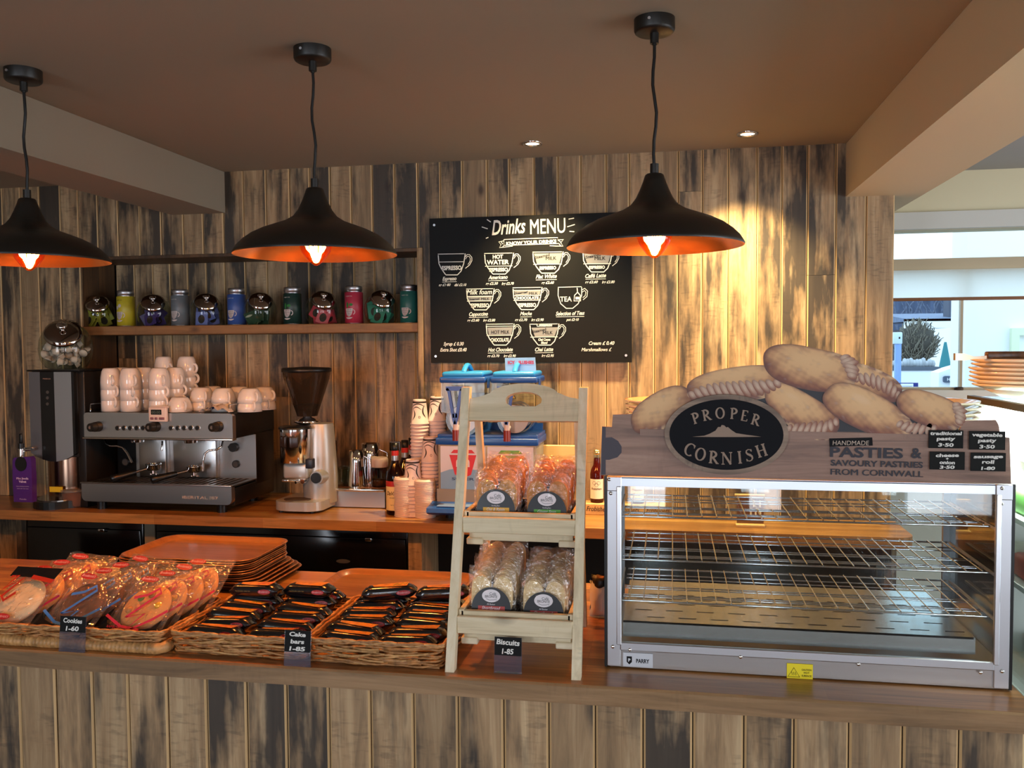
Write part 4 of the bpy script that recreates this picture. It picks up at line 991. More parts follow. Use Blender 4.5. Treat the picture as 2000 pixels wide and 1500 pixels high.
# drip tray
a=s3(838,975,-.12); 
MB().prism([(0.0,.075),(-.10,.062),(-.105,.045),(-.07,.03),(0,.03)],-.02,SW+.02,plane='YZ').build('drip_tray',M_blue,sm)
MB().rbox(.02,-.085,.066,SW-.02,-.01,.0715,.002).build('drip_grille',mat('pale_blue_grille','#6f8fc4',.3),sm)
MB().box(.0,-.002,.07,SW,.0,s3(900,955)[1]).build('lower_panel',mat('grey_cabinet',None),sm)
for q in (.05,SW-.05):
    for q2 in (.03,.2): MB().cyl((q,q2,0),(q,q2,.05),.02).build('foot',M_blackp,sm)
M_clear=glassy('clear_bowl','#e8eae6',ior=1.33,rough=.02)
for k,xc in enumerate((904,1004)):
    cx,_=s3(xc,800,0); zb=s3(xc,855)[1]; ztp=s3(xc,738)[1]; w=s3(947,800)[0]-s3(862,800)[0]
    r=.075; zc=zb+r+.004
    prof=rrect(cx-w/2,zc,cx+w/2,ztp,.012,3)
    loop=[(cx-w/2,ztp),(cx-w/2,zc+.03)]+arc(cx,zc,r,r,160,380,18)+[(cx+w/2,zc+.03),(cx+w/2,ztp)]
    m=MB(); m.sheet(loop,.0); m.sheet(loop,.21)
    for a,b in zip(loop,loop[1:]): m.add([(a[0],0,a[1]),(b[0],0,b[1]),(b[0],.21,b[1]),(a[0],.21,a[1])],[(0,1,2,3)])
    m.build('bowl',M_clear,sm,label='empty clear plastic bowl')
    m=MB(); m.cyl((cx,.01,zc),(cx,.20,zc),.052,n=36).cyl((cx,.004,zc),(cx,.01,zc),.06,n=36); m.build('cooling_drum',mat('drum_grey','#c9bec2',.3),sm)
    m=MB(); pts=[(cx+(.066)*math.cos(t),.02+.16*t/12.5,zc+.066*math.sin(t)) for t in [j*.25 for j in range(51)]]; m.tube(pts,.0035,6); m.build('auger',glassy('auger_plastic','#d5dade',rough=.1,base=.4,basecol=C('#bfc4ca')),sm)
    l=MB(); l.rbox(cx-w/2-.006,-.008,ztp-.022,cx+w/2+.006,.218,ztp+.004,.008,2); l.build('lid_skirt',M_blue,sm)
    l=MB(); l.rbox(cx-w/2+.002,.0,ztp+.002,cx+w/2-.004,.21,ztp+.026,.012,3)
    l=l.build('lid',M_lblue,sm)
    h=MB(); h.tube([(cx-.0,.02,ztp+.022)]+[(cx,.02+.15*(t/8),ztp+.026+.028*math.sin(t/8*math.pi)) for t in range(1,8)]+[(cx,.17,ztp+.022)],.012,10,flat=.7); h.build('lid_handle',M_lblue,l)
    MB().rbox(cx+w/2+.006,.02,ztp-.045,cx+w/2+.012,.06,ztp-.002,.002).build('clip',M_blue,sm)
    tx=cx-.008; z0=s3(900,773)[1]-.012
    m=MB(); m.sheet([(tx-.018,z0),(tx+.018,z0),(tx,z0+.030)],-.0016); m=m.build('warning_triangle',mat('warning_black','#151510',.5),sm)
    MB().sheet([(tx-.0135,z0+.0025),(tx+.0135,z0+.0025),(tx,z0+.025)],-.002).build('triangle_fill',mat('warning_yellow','#d9b21a',.5),m)
    MB().stroke(arc(tx-.004,z0+.007,.003,.003,0,330,8),.0014,y=-.0024,closed=True).stroke(arc(tx+.004,z0+.008,.004,.004,0,330,8),.0014,y=-.0024,closed=True).stroke([(tx-.018,z0-.006),(tx+.018,z0-.006)],.0012,y=-.0016).build('triangle_symbol',mat('warning_black',None),m)
    # tap
    hx_=s3(889 if k==0 else 989,800,-.05)[0]; zh=s3(889,757,-.05)[1]; zl=s3(889,828,-.05)[1]
    m=MB(); wv=[(-.030,zh-.002),(-.026,zh-.016),(-.013,zl+.03),(-.009,zl),(.009,zl),(.013,zl+.03),(.026,zh-.016),(.030,zh-.002),(.02,zh+.002),(-.02,zh+.002)]
    outer=[(hx_+a,b) for a,b in wv]; inner=[(hx_-.016,zh-.012),(hx_-.008,zl+.048),(hx_+.008,zl+.048),(hx_+.016,zh-.012)]
    m.stroke([(hx_-.034,zh-.003),(hx_-.025,zh-.018),(hx_-.010,zl+.044),(hx_-.006,zl+.02),(hx_,zl)],.012,y=-.058); m.stroke([(hx_+.034,zh-.003),(hx_+.025,zh-.018),(hx_+.010,zl+.044),(hx_+.006,zl+.02),(hx_,zl)],.012,y=-.058); m.stroke([(hx_-.038,zh-.004),(hx_+.038,zh-.004)],.018,y=-.058); m.stroke([(hx_-.010,zl+.036),(hx_+.010,zl+.036)],.018,y=-.058)
    vs=list(m.v); n_=len(vs); fs=list(m.f); m.add([(v[0],v[1]+.012,v[2]) for v in vs],fs)
    for f in fs:
        for a,b in zip(f,f[1:]+f[:1]): m.add([vs[a],vs[b],(vs[b][0],vs[b][1]+.012,vs[b][2]),(vs[a][0],vs[a][1]+.012,vs[a][2])],[(0,1,2,3)])
    m.build('tap_handle',mat('royal_blue_plastic','#24459c',.35),sm)
    z1=s3(889,824,-.05)[1]; z2=s3(889,840,-.05)[1]; z3=s3(889,862,-.05)[1]
    MB().cyl((hx_,-.04,z2),(hx_,-.04,z1),.012).cyl((hx_,-.04,z2),(hx_,.0,z2+.01),.010).build('tap_body',mat('tap_translucent','#cbb9b4',.3),sm)
    MB().cyl((hx_,-.04,z3+.002),(hx_,-.04,z2),.0155).build('tap_nozzle',mat('red_brown_tap','#7d2a20',.3),sm)
# card on the right-hand lid
p=P(987,716,Y=3.72); q=P(1047,698,Y=3.72)
cdn=thing('slush_card','small blue card with red lettering standing on the right-hand slush lid','card',(p.x,3.72,s3(1000,738)[1]+ZC+.026))
h=q.z-cdn.location.z; w=q.x-p.x
MB().prism([(0,0),(w,0),(w-.004,h),(-.002,h-.002)],0,.002).build('card',mat('card_blue','#86b4e8',.5),cdn)
MB().text('ICY',h*.32,w*.20,h*.52,y=-.001,fit=w*.24,off=.001).text('SLUSHIES',h*.32,w*.68,h*.52,y=-.001,fit=w*.5,off=.001).build('lettering',mat('crimson_print','#b03060',.5),cdn)
# ------------------------------------------------------------------ juice bottles and display behind the ladder and hot cabinet
def juice(x,Y,z,lb):
    pp=P(x,980,Y=Y); t=thing('juice_bottle',lb,'bottle',(pp.x,Y,z),group='red juice bottles')
    b=MB(); b.lathe([(0,0),(.026,0),(.030,.005),(.030,.125),(.026,.145),(.016,.165),(.0135,.195)],28); b.build('glass',glassy('red_juice','#8c2a16',base=.45,basecol=C('#5c130a')),t)
    b=MB(); b.lathe([(.0135,.19),(.0135,.212)],20); b.build('neck',M_jar,t)
    b=MB(); b.lathe([(0,.232),(.015,.232),(.015,.215),(.013,.212)],22); b.build('cap',mat('brass_cap',(.8,.68,.35,1),.25,1.0),t)
    b=MB(); b.lathe([(.0305,.018),(.0305,.105)],28,a0=math.radians(200),a1=math.radians(340)); b.build('label_paper',mat('juice_label','#eadfc8',.6),t)
    m=MB(); m.text("Frobishers",.014,0,.058,y=-1,fit=.050,shear=.25,off=.0003)
    for (a,c) in ((-.010,.088),(.010,.088),(0,.080)): m.stroke(arc(a,c,.008,.008,0,330,8),.0012,closed=True)
    m.v=[(.0309*math.sin(v[0]/.0309),-.0309*math.cos(v[0]/.0309),v[2]) for v in m.v]; m.build('lettering',mat('label_ink','#5a4a3a',.6),t)
bxp=P(1130,1005,Z=ZC); bxq=P(1300,1005,Z=ZC)
jb=thing('juice_crate','low pale wooden display box printed with the juice name behind the cabinet','box',(bxp.x,bxp.y,ZC))
hh=P(1165,984,Y=bxp.y).z-ZC
MB().rbox(0,0,.0,bxq.x-bxp.x,.09,hh,.003,1).build('box',wood('pale_box_wood','#b88d50','#cfa668','#e0bd84',stain=.05,saw=.1,axis='X'),jb)
m=MB()
for k in range(3): m.text('Frobishers',.03,.085+k*.13,hh*.35,y=-.001,fit=.10,shear=.25,off=.0004)
m.build('lettering',mat('brown_print',None),jb)
juice(1166,bxp.y+.045,ZC+hh+.0005,'red juice bottle standing between the ladder stand and the hot cabinet')
juice(1245,bxp.y+.045,ZC+hh+.0005,'red juice bottle seen through the left end of the hot cabinet')
p=P(1438,1032,Z=ZC); a=P(1440,966,Y=p.y+.04)
nc=thing('number_card_stand','small wooden card holder with table number cards, seen through the hot cabinet','card stand',(p.x,p.y+.02,ZC))
h=a.z-ZC
MB().rbox(0,0,0,.115,.06,.012,.002,1).rbox(-.003,.03,h-.012,.118,.045,h,.002,1).build('holder',mat('pale_box_wood',None),nc)
MB().box(.006,.028,.012,.112,.032,h-.012).build('card',mat('brown_card','#6a4326',.6),nc)
MB().text('11',.04,.085,h*.62,y=.027,fit=.03,off=.0006).text('10',.05,.08,h*.3,y=.0265,fit=.045,off=.0006).build('digits',mat('cream_print','#efe3c4',.6),nc)
p=P(1050,1005,Z=ZC)
t=MB().rbox(0,0,0,.17,.02,.30,.003,1).build('chopping_board',mat('pale_board','#d9b878',.5),None,loc=(P(1052,1000,Y=3.83).x,3.835,ZC)); tag(t,'pale wooden board standing against the wall behind the biscuit packs','board')
# ------------------------------------------------------------------ drinks menu board
YM=3.845
ma=P(838.5,427,Y=YM); mbp=P(1234,707.5,Y=YM)
me_=thing('drinks_menu_board','large black chalk-style drinks menu board screwed to the plank wall','menu board',(ma.x,YM,mbp.z))
BW=mbp.x-ma.x; BH=ma.z-mbp.z
MB().rbox(0,0,0,BW,.012,BH,.001,1).build('board',M_board,me_)
for a,b in ((.023,.03),(BW-.025,.03),(.023,BH-.03),(BW-.025,BH-.03)): MB().cyl((a,-.003,b),(a,.001,b),.0055,n=14).build('screw',M_steelb,me_)
def mp(px,py):
    """point on the board from the 1969x1500 close-up of the photograph's menu"""
    p=P(820+px/4.6875,400+py/4.6875,Y=YM); return p.x-ma.x,p.z-mbp.z
ch=MB(); dm=MB(); Y1=-.0012
def mt(mb,s,x,y,w,size,shear=0,off=.0006,rot=0,yy=Y1):
    u,v=mp(x,y); k=BW/1830; mb.text(s,size*k,u,v,y=yy,fit=w*k,shear=shear,off=off*.45,rot=rot)
def ms(mb,pts,w,yy=Y1): mb.stroke([mp(*p) for p in pts],w,y=yy)
mt(ch,'Drinks',815,265,310,185,.30,.0035,.04)
for dx in (0,): mt(ch,'MENU',1172,262,315,190,0,.0012,.015)
for a in ((615,135,650,158),(568,203,622,220),(605,308,628,298),(1362,132,1412,122),(1350,202,1420,180),(1370,243,1414,246)): ms(ch,[a[:2],a[2:]],.004)
ms(ch,[(770,318),(1262,300),(1265,355),(772,372),(770,318)],.003); mt(ch,'KNOW YOUR DRINKS',1020,358,455,40,0,.0018,.02)
ch.build('title_lettering',M_chalk,me_); ch=MB()
for s_ in (-1,1):
    if s_<0: ms(ch,[(770,330),(722,340),(745,365),(728,392),(800,385),(850,378)],.003); ms(ch,[(745,338),(760,360)],.003); ms(ch,[(755,392),(768,374)],.003)
    else: ms(ch,[(1265,322),(1315,318),(1290,348),(1312,378),(1250,378),(1190,375)],.003); ms(ch,[(1270,326),(1295,345)],.003); ms(ch,[(1270,352),(1290,375)],.003)
ch.build('ribbon_drawing',M_chalk,me_); ch=MB()
def cupd(x,y,w,h,dim,levels,mb_):
    mb=MB()
    ms(mb,[(x,y),(x+w*.96,y-4)],.003)
    left=[(x+4,y+10),(x+10,y+h*.45),(x+w*.13,y+h*.70),(x+w*.26,y+h*.94),(x+w*.30,y+h)]
    right=[(x+w*.72,y+h),(x+w*.85,y+h*.82),(x+w*.95,y+h*.45),(x+w,y+5),(x+w,y-6)]
    ms(mb,left+right,.0042)
    ms(mb,[(x+w+2,y+25),(x+w+18,y+4),(x+w+40,y+4),(x+w+62,y+30),(x+w+62,y+60),(x+w+40,y+100),(x+w+2,y+130)],.003)
    ms(mb,[(x+w+4,y+45),(x+w+20,y+20),(x+w+36,y+20),(x+w+48,y+40),(x+w+46,y+64),(x+w+26,y+96)],.0026)
    for l in levels: ms(mb,[(x+8,y+h*l),(x+w*.96,y+h*l-3)],.003)
    mb.build('cup_drawing',M_chalk,me_)
def fillm(x0,y0,x1,y1,sl): m=[mp(x0,y0),mp(x1,y0-4),mp(x1-sl,y1),mp(x0+sl,y1)]; MB().sheet(m,Y1+.0002).build('milk_shading',M_chalkdim,me_)
cupd(165,452,250,190,0,[.38],ch); mt(ch,'ESPRESSO',292,596,185,52,0,.0022)
cupd(590,446,268,188,0,[.62],ch); mt(ch,'HOT',715,492,95,48,0,.002); mt(ch,'WATER',715,545,205,56,0,.002); mt(ch,'ESPRESSO',722,610,170,45,0,.002)
cupd(1032,434,280,192,0,[.58],ch); fillm(1045,446,1305,540,28); mt(ch,'ESPRESSO',1172,592,150,40,0,.002)
cupd(1490,430,270,185,0,[.60],ch); fillm(1500,440,1755,545,34); mt(ch,'ESPRESSO',1622,585,140,36,0,.002)
cupd(425,772,255,190,0,[.36,.58],ch); mt(ch,'Milk foam',545,820,235,62,.3,.0012); fillm(440,835,660,880,10); mt(ch,'ESPRESSO',552,938,165,48,0,.002)
cupd(850,760,268,200,0,[.12,.36,.58],ch); fillm(865,790,1105,828,8); mt(ch,'CHOCOLATE',980,864,215,32,0,.0022); mt(ch,'ESPRESSO',984,934,160,46,0,.0022)
ms(ch,[(1265,755),(1480,750)],.003); ms(ch,[(1268,762),(1266,830),(1290,905),(1340,948),(1400,948),(1450,905),(1482,830),(1482,755)],.0036)
ms(ch,[(1484,780),(1510,765),(1536,790),(1530,840),(1495,870)],.003); ms(ch,[(1486,800),(1508,785),(1520,800),(1514,832),(1492,850)],.0026); mt(ch,'TEA',1338,885,105,62,0,.001)
ms(ch,[(1440,760),(1444,800),(1416,830),(1412,880),(1472,880),(1470,830),(1444,800)],.004); ms(ch,[(1425,855),(1465,855)],.012)
cupd(605,1094,258,190,0,[.10,.54],ch); fillm(620,1125,850,1190,12); mt(ch,'CHOCOLATE',732,1252,165,44,0,.002)
cupd(1005,1094,268,190,0,[.62],ch); fillm(1022,1125,1265,1210,34); mt(ch,'Cinnamon',1140,1114,140,34,.1,.0014); mt(ch,'Chai Cocoa',1140,1244,110,30,.2,.0014); mt(ch,'Blend',1140,1272,60,28,.2,.0014)
ch.build('cup_lettering',M_chalk,me_); ch=MB()
for s_,x,y,w,p_,px__ in (('Espresso',272,692,132,('sg £1·80','dbl £2.10'),(228,372)),('Americano',716,680,178,('rg £2.50','lrg £2.70'),(660,806)),('Flat White',1158,672,190,('rg £2.60',),(1172,)),('Caffé Latte',1610,666,185,('rg £2.60','lrg £2.80'),(1572,1726)),
   ('Cappuccino',538,1016,175,('rg £2.60','lrg £2.80'),(490,636)),('Mocha',972,1012,105,('rg £2.70','lrg £2.90'),(928,1078)),('Selection of Teas',1376,1010,258,('pot £2·10',),(1398,)),
   ('Hot Chocolate',738,1342,228,('rg £2.70','lrg £2.90'),(674,824)),('Chai Latte',1138,1340,165,('lrg £2.95',),(1172,))):
    mt(ch,s_,x,y,w,48,.35,.0012,.015); ms(ch,[(x-w*.5,y+16),(x+w*.5,y+12)],.0022)
    for q,xx_ in zip(p_,px__): mt(ch,q,xx_,y+52,112,32,.3,.0008)
mt(ch,'Syrup £ 0.30',310,1288,190,44,.3,.0012); mt(ch,'Extra Shot £0.40',308,1342,250,44,.3,.0012)
mt(ch,'Cream £ 0.40',1664,1282,228,44,.3,.0012); mt(ch,'Marshmallows £',1618,1340,268,44,.3,.0012)
ch.build('price_lettering',M_chalk,me_)
dk=MB()
for (x,y) in ((1125,482),(1590,480)): mt(dk,'Steamed',x,y,135,36,.1,.0006,.18,Y1-.0004)
for (x,y) in ((1202,505),(1650,505)): mt(dk,'MILK',x,y,95,44,0,.0012,0,Y1-.0004)
mt(dk,'Steamed',500,872,95,28,.1,.0005,.05,Y1-.0004); mt(dk,'MILK',600,872,75,32,0,.001,0,Y1-.0004); mt(dk,'Steamed',930,812,115,26,.1,.0004,.08,Y1-.0004); mt(dk,'MILK',1040,822,80,32,0,.001,0,Y1-.0004)
mt(dk,'HOT MILK',738,1180,165,44,0,.001,0,Y1-.0004); mt(dk,'Steamed',1095,1162,130,34,.1,.0006,.18,Y1-.0004); mt(dk,'MILK',1172,1185,88,42,0,.001,0,Y1-.0004)
dk.build('dark_lettering',M_board,me_)
# ------------------------------------------------------------------ heated display cabinet
CX,CY=-.143,1.99
CW,CH,CD=.856,.447,.41
hc=thing('hot_display_cabinet','stainless steel heated glass display cabinet with three empty wire shelves','display cabinet',(CX,CY,ZC))
def c3(x,y,dy=0): p=P(x,y,Y=CY+dy); return p.x-CX,p.z-ZC
M_tray=mat('tray_steel',(.62,.60,.56,1),.22,1.0)
MB().rbox(.004,.0052,.0015,CW-.004,CD,.052,.002,1).build('base',M_steel,hc)
MB().rbox(.03,-.004,.0445,CW-.03,.006,.064,.002,1).build('lower_rail',M_steelb,hc)
MB().box(.012,.0,CH-.022,CW-.012,.004,CH-.001).build('top_rail',mat('rail_aluminium',(.66,.70,.76,1),.33,1.0),hc)
MB().rbox(.0,.0,CH-.006,CW,CD,CH,.002,1).build('roof',M_steelb,hc)
for s_ in (0,1):
    x=0 if s_==0 else CW
    sg=1 if s_==0 else -1
    MB().box(min(x,x-sg*.006),-.001,.004,max(x,x-sg*.006),CD,CH).build('side_trim',M_blackp,hc,label='black edge trim')
    MB().rbox(min(x,x+sg*.031),-.002,.006,max(x,x+sg*.031),.008,CH-.001,.0015,1).build('front_post',M_steelb,hc)
    MB().box(min(x,x+sg*.02),CD-.012,.01,max(x,x+sg*.02),CD,CH).build('rear_post',M_steelb,hc)
    MB().box(min(x+sg*.002,x+sg*.005),.008,.05,max(x+sg*.002,x+sg*.005),CD-.012,CH-.006).build('side_pane',M_glass,hc)
    a=min(x+sg*.022,x+sg*.033); MB().rbox(a,-.007,.058,a+.011,.001,CH-.022,.0015,1).build('door_edge',mat('pale_aluminium',(.80,.82,.86,1),.30,1.0),hc)
    MB().rbox(min(x-sg*.0,x+sg*.034),-.004,CH-.034,max(x,x+sg*.034),.002,CH+.0,.002,1).build('corner_bracket',M_steelb,hc)
MB().box(.034,-.0025,.060,CW-.034,.0005,CH-.022).build('front_pane',M_pane,hc,label='front glass pane')
MB().box(.02,CD-.004,.06,CW-.02,CD-.001,CH-.01).build('rear_pane',M_glass,hc)
tr=MB().box(.035,.03,.100,.795,.385,.104).box(.035,.03,.067,.795,.033,.104).box(.795,.03,.067,.798,.385,.104)
tr=tr.build('heated_tray',M_tray,hc)
m=MB()
for j,yy in enumerate((.065,.12,.175,.215,.255)):
    for k in range(10): m.box(.09+k*.073-(j%2)*.03,yy,.1042,.13+k*.073-(j%2)*.03,yy+.0025,.1046)
m.build('tray_slots',M_gap,tr)
def wires(z,x0,x1,d):
    m=MB()
    for k in range(8):
        y=.02+d*(0,.12,.17,.36,.42,.68,.80,1)[k]; m.tube([(x0,y,z),(x1,y,z)],.0024 if k in (0,7) else .0017,6)
    n=24
    for k in range(n): x=x0+.016+(x1-x0-.03)*k/(n-1); m.tube([(x,.018,z+.0035),(x,.02+d,z+.0035)],.0016,5)
    return m
for nm,z in (('upper',.352),('middle',.251),('lower',.155)):
    s_=wires(z,.034,CW-.036,.29).build('wire_shelf',M_chrome,hc)
    b=MB()
    for xx_ in (.022,CW-.026): b.box(xx_,.02,z-.008,xx_+.004,.33,z-.002)
    b.build('shelf_bracket',M_steelb,s_)
m=MB()
scr=[(1190,936),(1193,963),(1197,1262),(1230,1268),(1446,1282),(1676,1296),(1914,1312),(1956,1310),(1955,983),(1956,953)]
for (x,y) in scr:
    u,z=c3(x,y); b=MB(); b.lathe([(.0042,0),(.004,-.001),(.0025,-.0022),(0,-.0024)],14,at=(u,-.004,z),q=Quaternion((1,0,0),math.radians(0))); 
    b.v=[(v[0],-.004+(v[2]-z),z+(v[1]+.004)) for v in b.v]
    b.build('screw',M_chrome,hc)
u0,z0=c3(1217,1302); u1,z1=c3(1275,1278)
MB().box(u0,-.0008+.003,z0,u1,.004,z1).build('maker_sticker',mat('sticker_grey_white','#cfd3da',.4),hc)
a,b=c3(1229,1290); 
MB().sheet([(a-.006,b-.004),(a,b-.010),(a+.006,b-.004),(a+.006,b+.009),(a-.006,b+.009)],.0019).text('PARRY',.013,u0+(u1-u0)*.66,b-.005,y=.0019,fit=.030,off=.0004).build('lettering',mat('print_black','#0c0c10',.7,spec=.25),hc)
MB().text('P',.010,a,b-.003,y=.0017,off=.0005).build('shield_letter',MATS['sticker_grey_white'],hc)
u0,z0=c3(1537,1325); u1,z1=c3(1588,1299)
MB().box(u0,.0022,z0,u1,.004,z1).build('caution_sticker',mat('caution_yellow','#f0dc1e',.5),hc)
m=MB(); cx=u0+(u1-u0)*.27; w=.0125
m.stroke([(cx-w,z0+.004),(cx+w,z0+.004),(cx,z0+.0245)],.0016,y=.0018,closed=True)
for q in (-.004,0,.004): m.stroke([(cx+q+.0008*math.sin(t*1.5),z0+.008+t*.0018) for t in range(5)],.001,y=.0018)
for s_,k in (('CAUTION',.019),('HOT',.0125),('SURFACE',.0055)): m.text(s_,.0055,u0+(u1-u0)*.76,z0+k,y=.0018,fit=.012 if s_=='HOT' else .021,off=.0001)
m.build('lettering',MATS['print_black'],hc)
# pasty sign ------------------------------------------------------
SY=1.982
sg=thing('pasty_sign','printed cut-out sign of pasties with a dark oval badge on top of the hot cabinet','sign',(CX,SY,ZC+CH+.0008))
def g3(x,y): p=P(x,y,Y=SY); return p.x-CX,p.z-ZC-CH-.0008
bl0=g3(1173,925); 
pl=[g3(*q) for q in ((1172,928),(1176,833),(1195,834),(1197,810),(1240,808),(1252,838),(1500,840),(1870,849),(1882,822),(1945,820),(1951,830),(1954,852),(1972,855),(1975,946))]
pl=[(max(a,-.024),max(b,.001)) for a,b in pl]
MB().prism(pl,.0,.005).build('board',wood('printed_crate_wood','#664b3e','#957260','#ae8c78',stain=.22,saw=.1,axis='X',rough=.45,tone=0,stainc='#3a2c2c'),sg)
M_print=NT('sign_print'); at_=M_print.n('Attribute',{'attribute_name':'print'}); MP=M_print.surf(M_print.n('BsdfPrincipled',Base_Color=at_.outputs['Color'],Roughness=.4))
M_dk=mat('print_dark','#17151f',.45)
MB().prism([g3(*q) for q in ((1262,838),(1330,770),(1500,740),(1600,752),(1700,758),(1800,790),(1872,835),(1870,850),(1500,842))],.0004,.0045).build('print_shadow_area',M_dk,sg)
def hexl(h): return np.array(C(h)[:3])
def pasty(cx,cy,rx,ry,ang,crimp,lit,y,seed):
    """one printed pasty: flat cut-out picture with its own outline; colours belong to the print"""
    rs=np.random.RandomState(seed); ph=rs.rand(6)*6.28
    NR,NS=16,84; vs=[];cols=[];ca,sa=math.cos(math.radians(ang)),math.sin(math.radians(ang))
    c0,c1=crimp
    def inside(t): 
        d=(t-c0)%360; return d<(c1-c0)%360, d/(((c1-c0)%360) or 1)
    gold=hexl('#b46c34'); brown=hexl('#71341a'); pale=hexl('#e2b67e'); dark=hexl('#3c2018'); white=hexl('#efe3d4')
    for i in range(NR+1):
        r=i/NR
        for j in range(NS):
            t=2*math.pi*j/NS; td=math.degrees(t)
            isC,q=inside(td)
            e=1+.03*math.sin(2*t+ph[0])+.02*math.sin(3*t+ph[1])
            if isC: e+=.06*math.sin(q*math.pi)+.020*abs(math.sin(q*math.pi*5))
            sup=1/((abs(math.cos(t))**2.5+abs(math.sin(t))**2.5)**(1/2.5))
            X=rx*r*e*sup*math.cos(t); Yp=ry*r*e*sup*math.sin(t)
            x=cx+X*ca+Yp*sa; yy=cy+X*sa-Yp*ca
            u,z=g3(x,yy); vs.append((u,y,z))
            nz=math.sqrt(max(0,1-r*r)); nx=r*math.cos(t+math.radians(-ang)); ny=r*math.sin(t+math.radians(-ang))
            d=max(0,nx*lit[0]+ny*lit[1]+nz*lit[2])
            n1=math.sin(X*.11+ph[2])*math.sin(Yp*.17+ph[3])+.6*math.sin(X*.31+Yp*.23+ph[4])*math.sin(Yp*.37-X*.1+ph[5])
            c=gold*(1-d)+pale*d
            k=min(1,max(0,(.80-d)*1.35+.26*n1)); c=c*(1-k)+brown*k
            k=min(1,max(0,(r-.90)*6))*(.5 if d>.5 else .8); c=c*(1-k)+dark*k
            if isC and r>.74:
                st=math.sin(q*math.pi*10+r*5); 
                k=min(1,(r-.74)*7)*math.sin(q*math.pi)**.4; c2=(pale if st>0 else brown)*(.55+.45*abs(st))+.10*white; c=c*(1-k*.8)+c2*k*.8
            k=max(0,d-.93)*3+max(0,n1-1.0)*.3; k=min(.4,k); c=c*(1-k)+white*k
            cols.append((float(c[0]),float(c[1]),float(c[2]),1))
    fs=[]
    for i in range(NR):
        for j in range(NS):
            a=i*NS+j; b=i*NS+(j+1)%NS; fs.append((a,b,b+NS,a+NS))
    m=MB(); m.add(vs,fs); m.col=cols; m.build('printed_pasty',MP,sg)
L1=(-.35,.45,.75)
pasty(1706,748,60,26,24,(20,160),L1,-.0004,1)
pasty(1440,750,98,33,-8,(180,352),(-.1,.6,.7),-.0010,3)
pasty(1580,719,90,42,10,(330,70),(.1,.35,.85),-.0016,2)
pasty(1292,800,66,34,-28,(215,300),(-.2,.3,.85),-.0007,4)
pasty(1566,803,78,36,32,(235,340),(-.1,.5,.8),-.0013,5)
pasty(1692,803,92,38,27,(330,50),(.0,.45,.85),-.0019,6)
pasty(1816,800,66,33,22,(320,60),(.1,.35,.85),-.0022,7)
pasty(1262,830,20,10,25,(330,90),L1,-.0004,8)
def rope(pts,n,wd,hg,y,flip=1):
    vs=[];fs=[];cols=[]
    L=[0]
    for a,b in zip(pts,pts[1:]): L.append(L[-1]+math.hypot(b[0]-a[0],b[1]-a[1]))
    m=MB(); lt=hexl('#e6cfb4'); br=hexl('#8a4a2c'); dk=hexl('#5a2c1c')
    for k in range(n):
        d=L[-1]*(k+.5)/n; i=max(j for j in range(len(pts)-1) if L[j]<=d); t=(d-L[i])/(L[i+1]-L[i])
        cx=pts[i][0]+(pts[i+1][0]-pts[i][0])*t; cy=pts[i][1]+(pts[i+1][1]-pts[i][1])*t
        an=math.atan2(pts[i+1][1]-pts[i][1],pts[i+1][0]-pts[i][0])+math.radians(64*flip); sc_=math.sin(math.pi*(k+.7)/(n+.4))**.4
        for ring in range(4):
            r=ring/3
            for j in range(14):
                a=2*math.pi*j/14; X=hg*sc_*r*math.cos(a); Yp=wd*r*math.sin(a); x=cx+X*math.cos(an)-Yp*math.sin(an); yy=cy+X*math.sin(an)+Yp*math.cos(an)
                u,z=g3(x,yy); m.v.append((u,y-.00002*k,z)); q=max(0,min(1,.62-.5*r+.35*math.cos(a+2.2)*r)); c=br*(1-q)+lt*q; c=c*(1-.35*(r>.9))+dk*.35*(r>.9); m_c.append((float(c[0]),float(c[1]),float(c[2]),1))
        o_=k*56
        for ring in range(3):
            for j in range(14): m.f.append([o_+ring*14+j,o_+ring*14+(j+1)%14,o_+(ring+1)*14+(j+1)%14,o_+(ring+1)*14+j]); m.mi.append(0); m.sm.append(False)
    m.col=list(m_c); m_c.clear(); m.build('printed_crimp',MP,sg,kind='stuff')
m_c=[]
rope([(1346,774),(1380,766),(1440,762),(1490,756),(1524,748)],14,7,21,-.00125)
rope([(1666,738),(1700,742),(1735,756),(1757,776)],9,6,16,-.0006)
rope([(1536,836),(1580,838),(1615,834),(1638,820)],9,6,16,-.0015,-1)
rope([(1752,826),(1780,836),(1812,838),(1830,836)],7,6,14,-.0021,-1)
rope([(1648,696),(1662,712),(1664,738)],6,7,17,-.0018,-1)
rope([(1866,788),(1876,806),(1872,828)],6,6,14,-.0024,-1)
# front strip over the feet of the pasties
MB().prism([g3(*q) for q in ((1250,838),(1500,841),(1872,850),(1872,862),(1500,856),(1250,850))],-.0026,.0).build('front_ledge',MATS['printed_crate_wood'],sg)
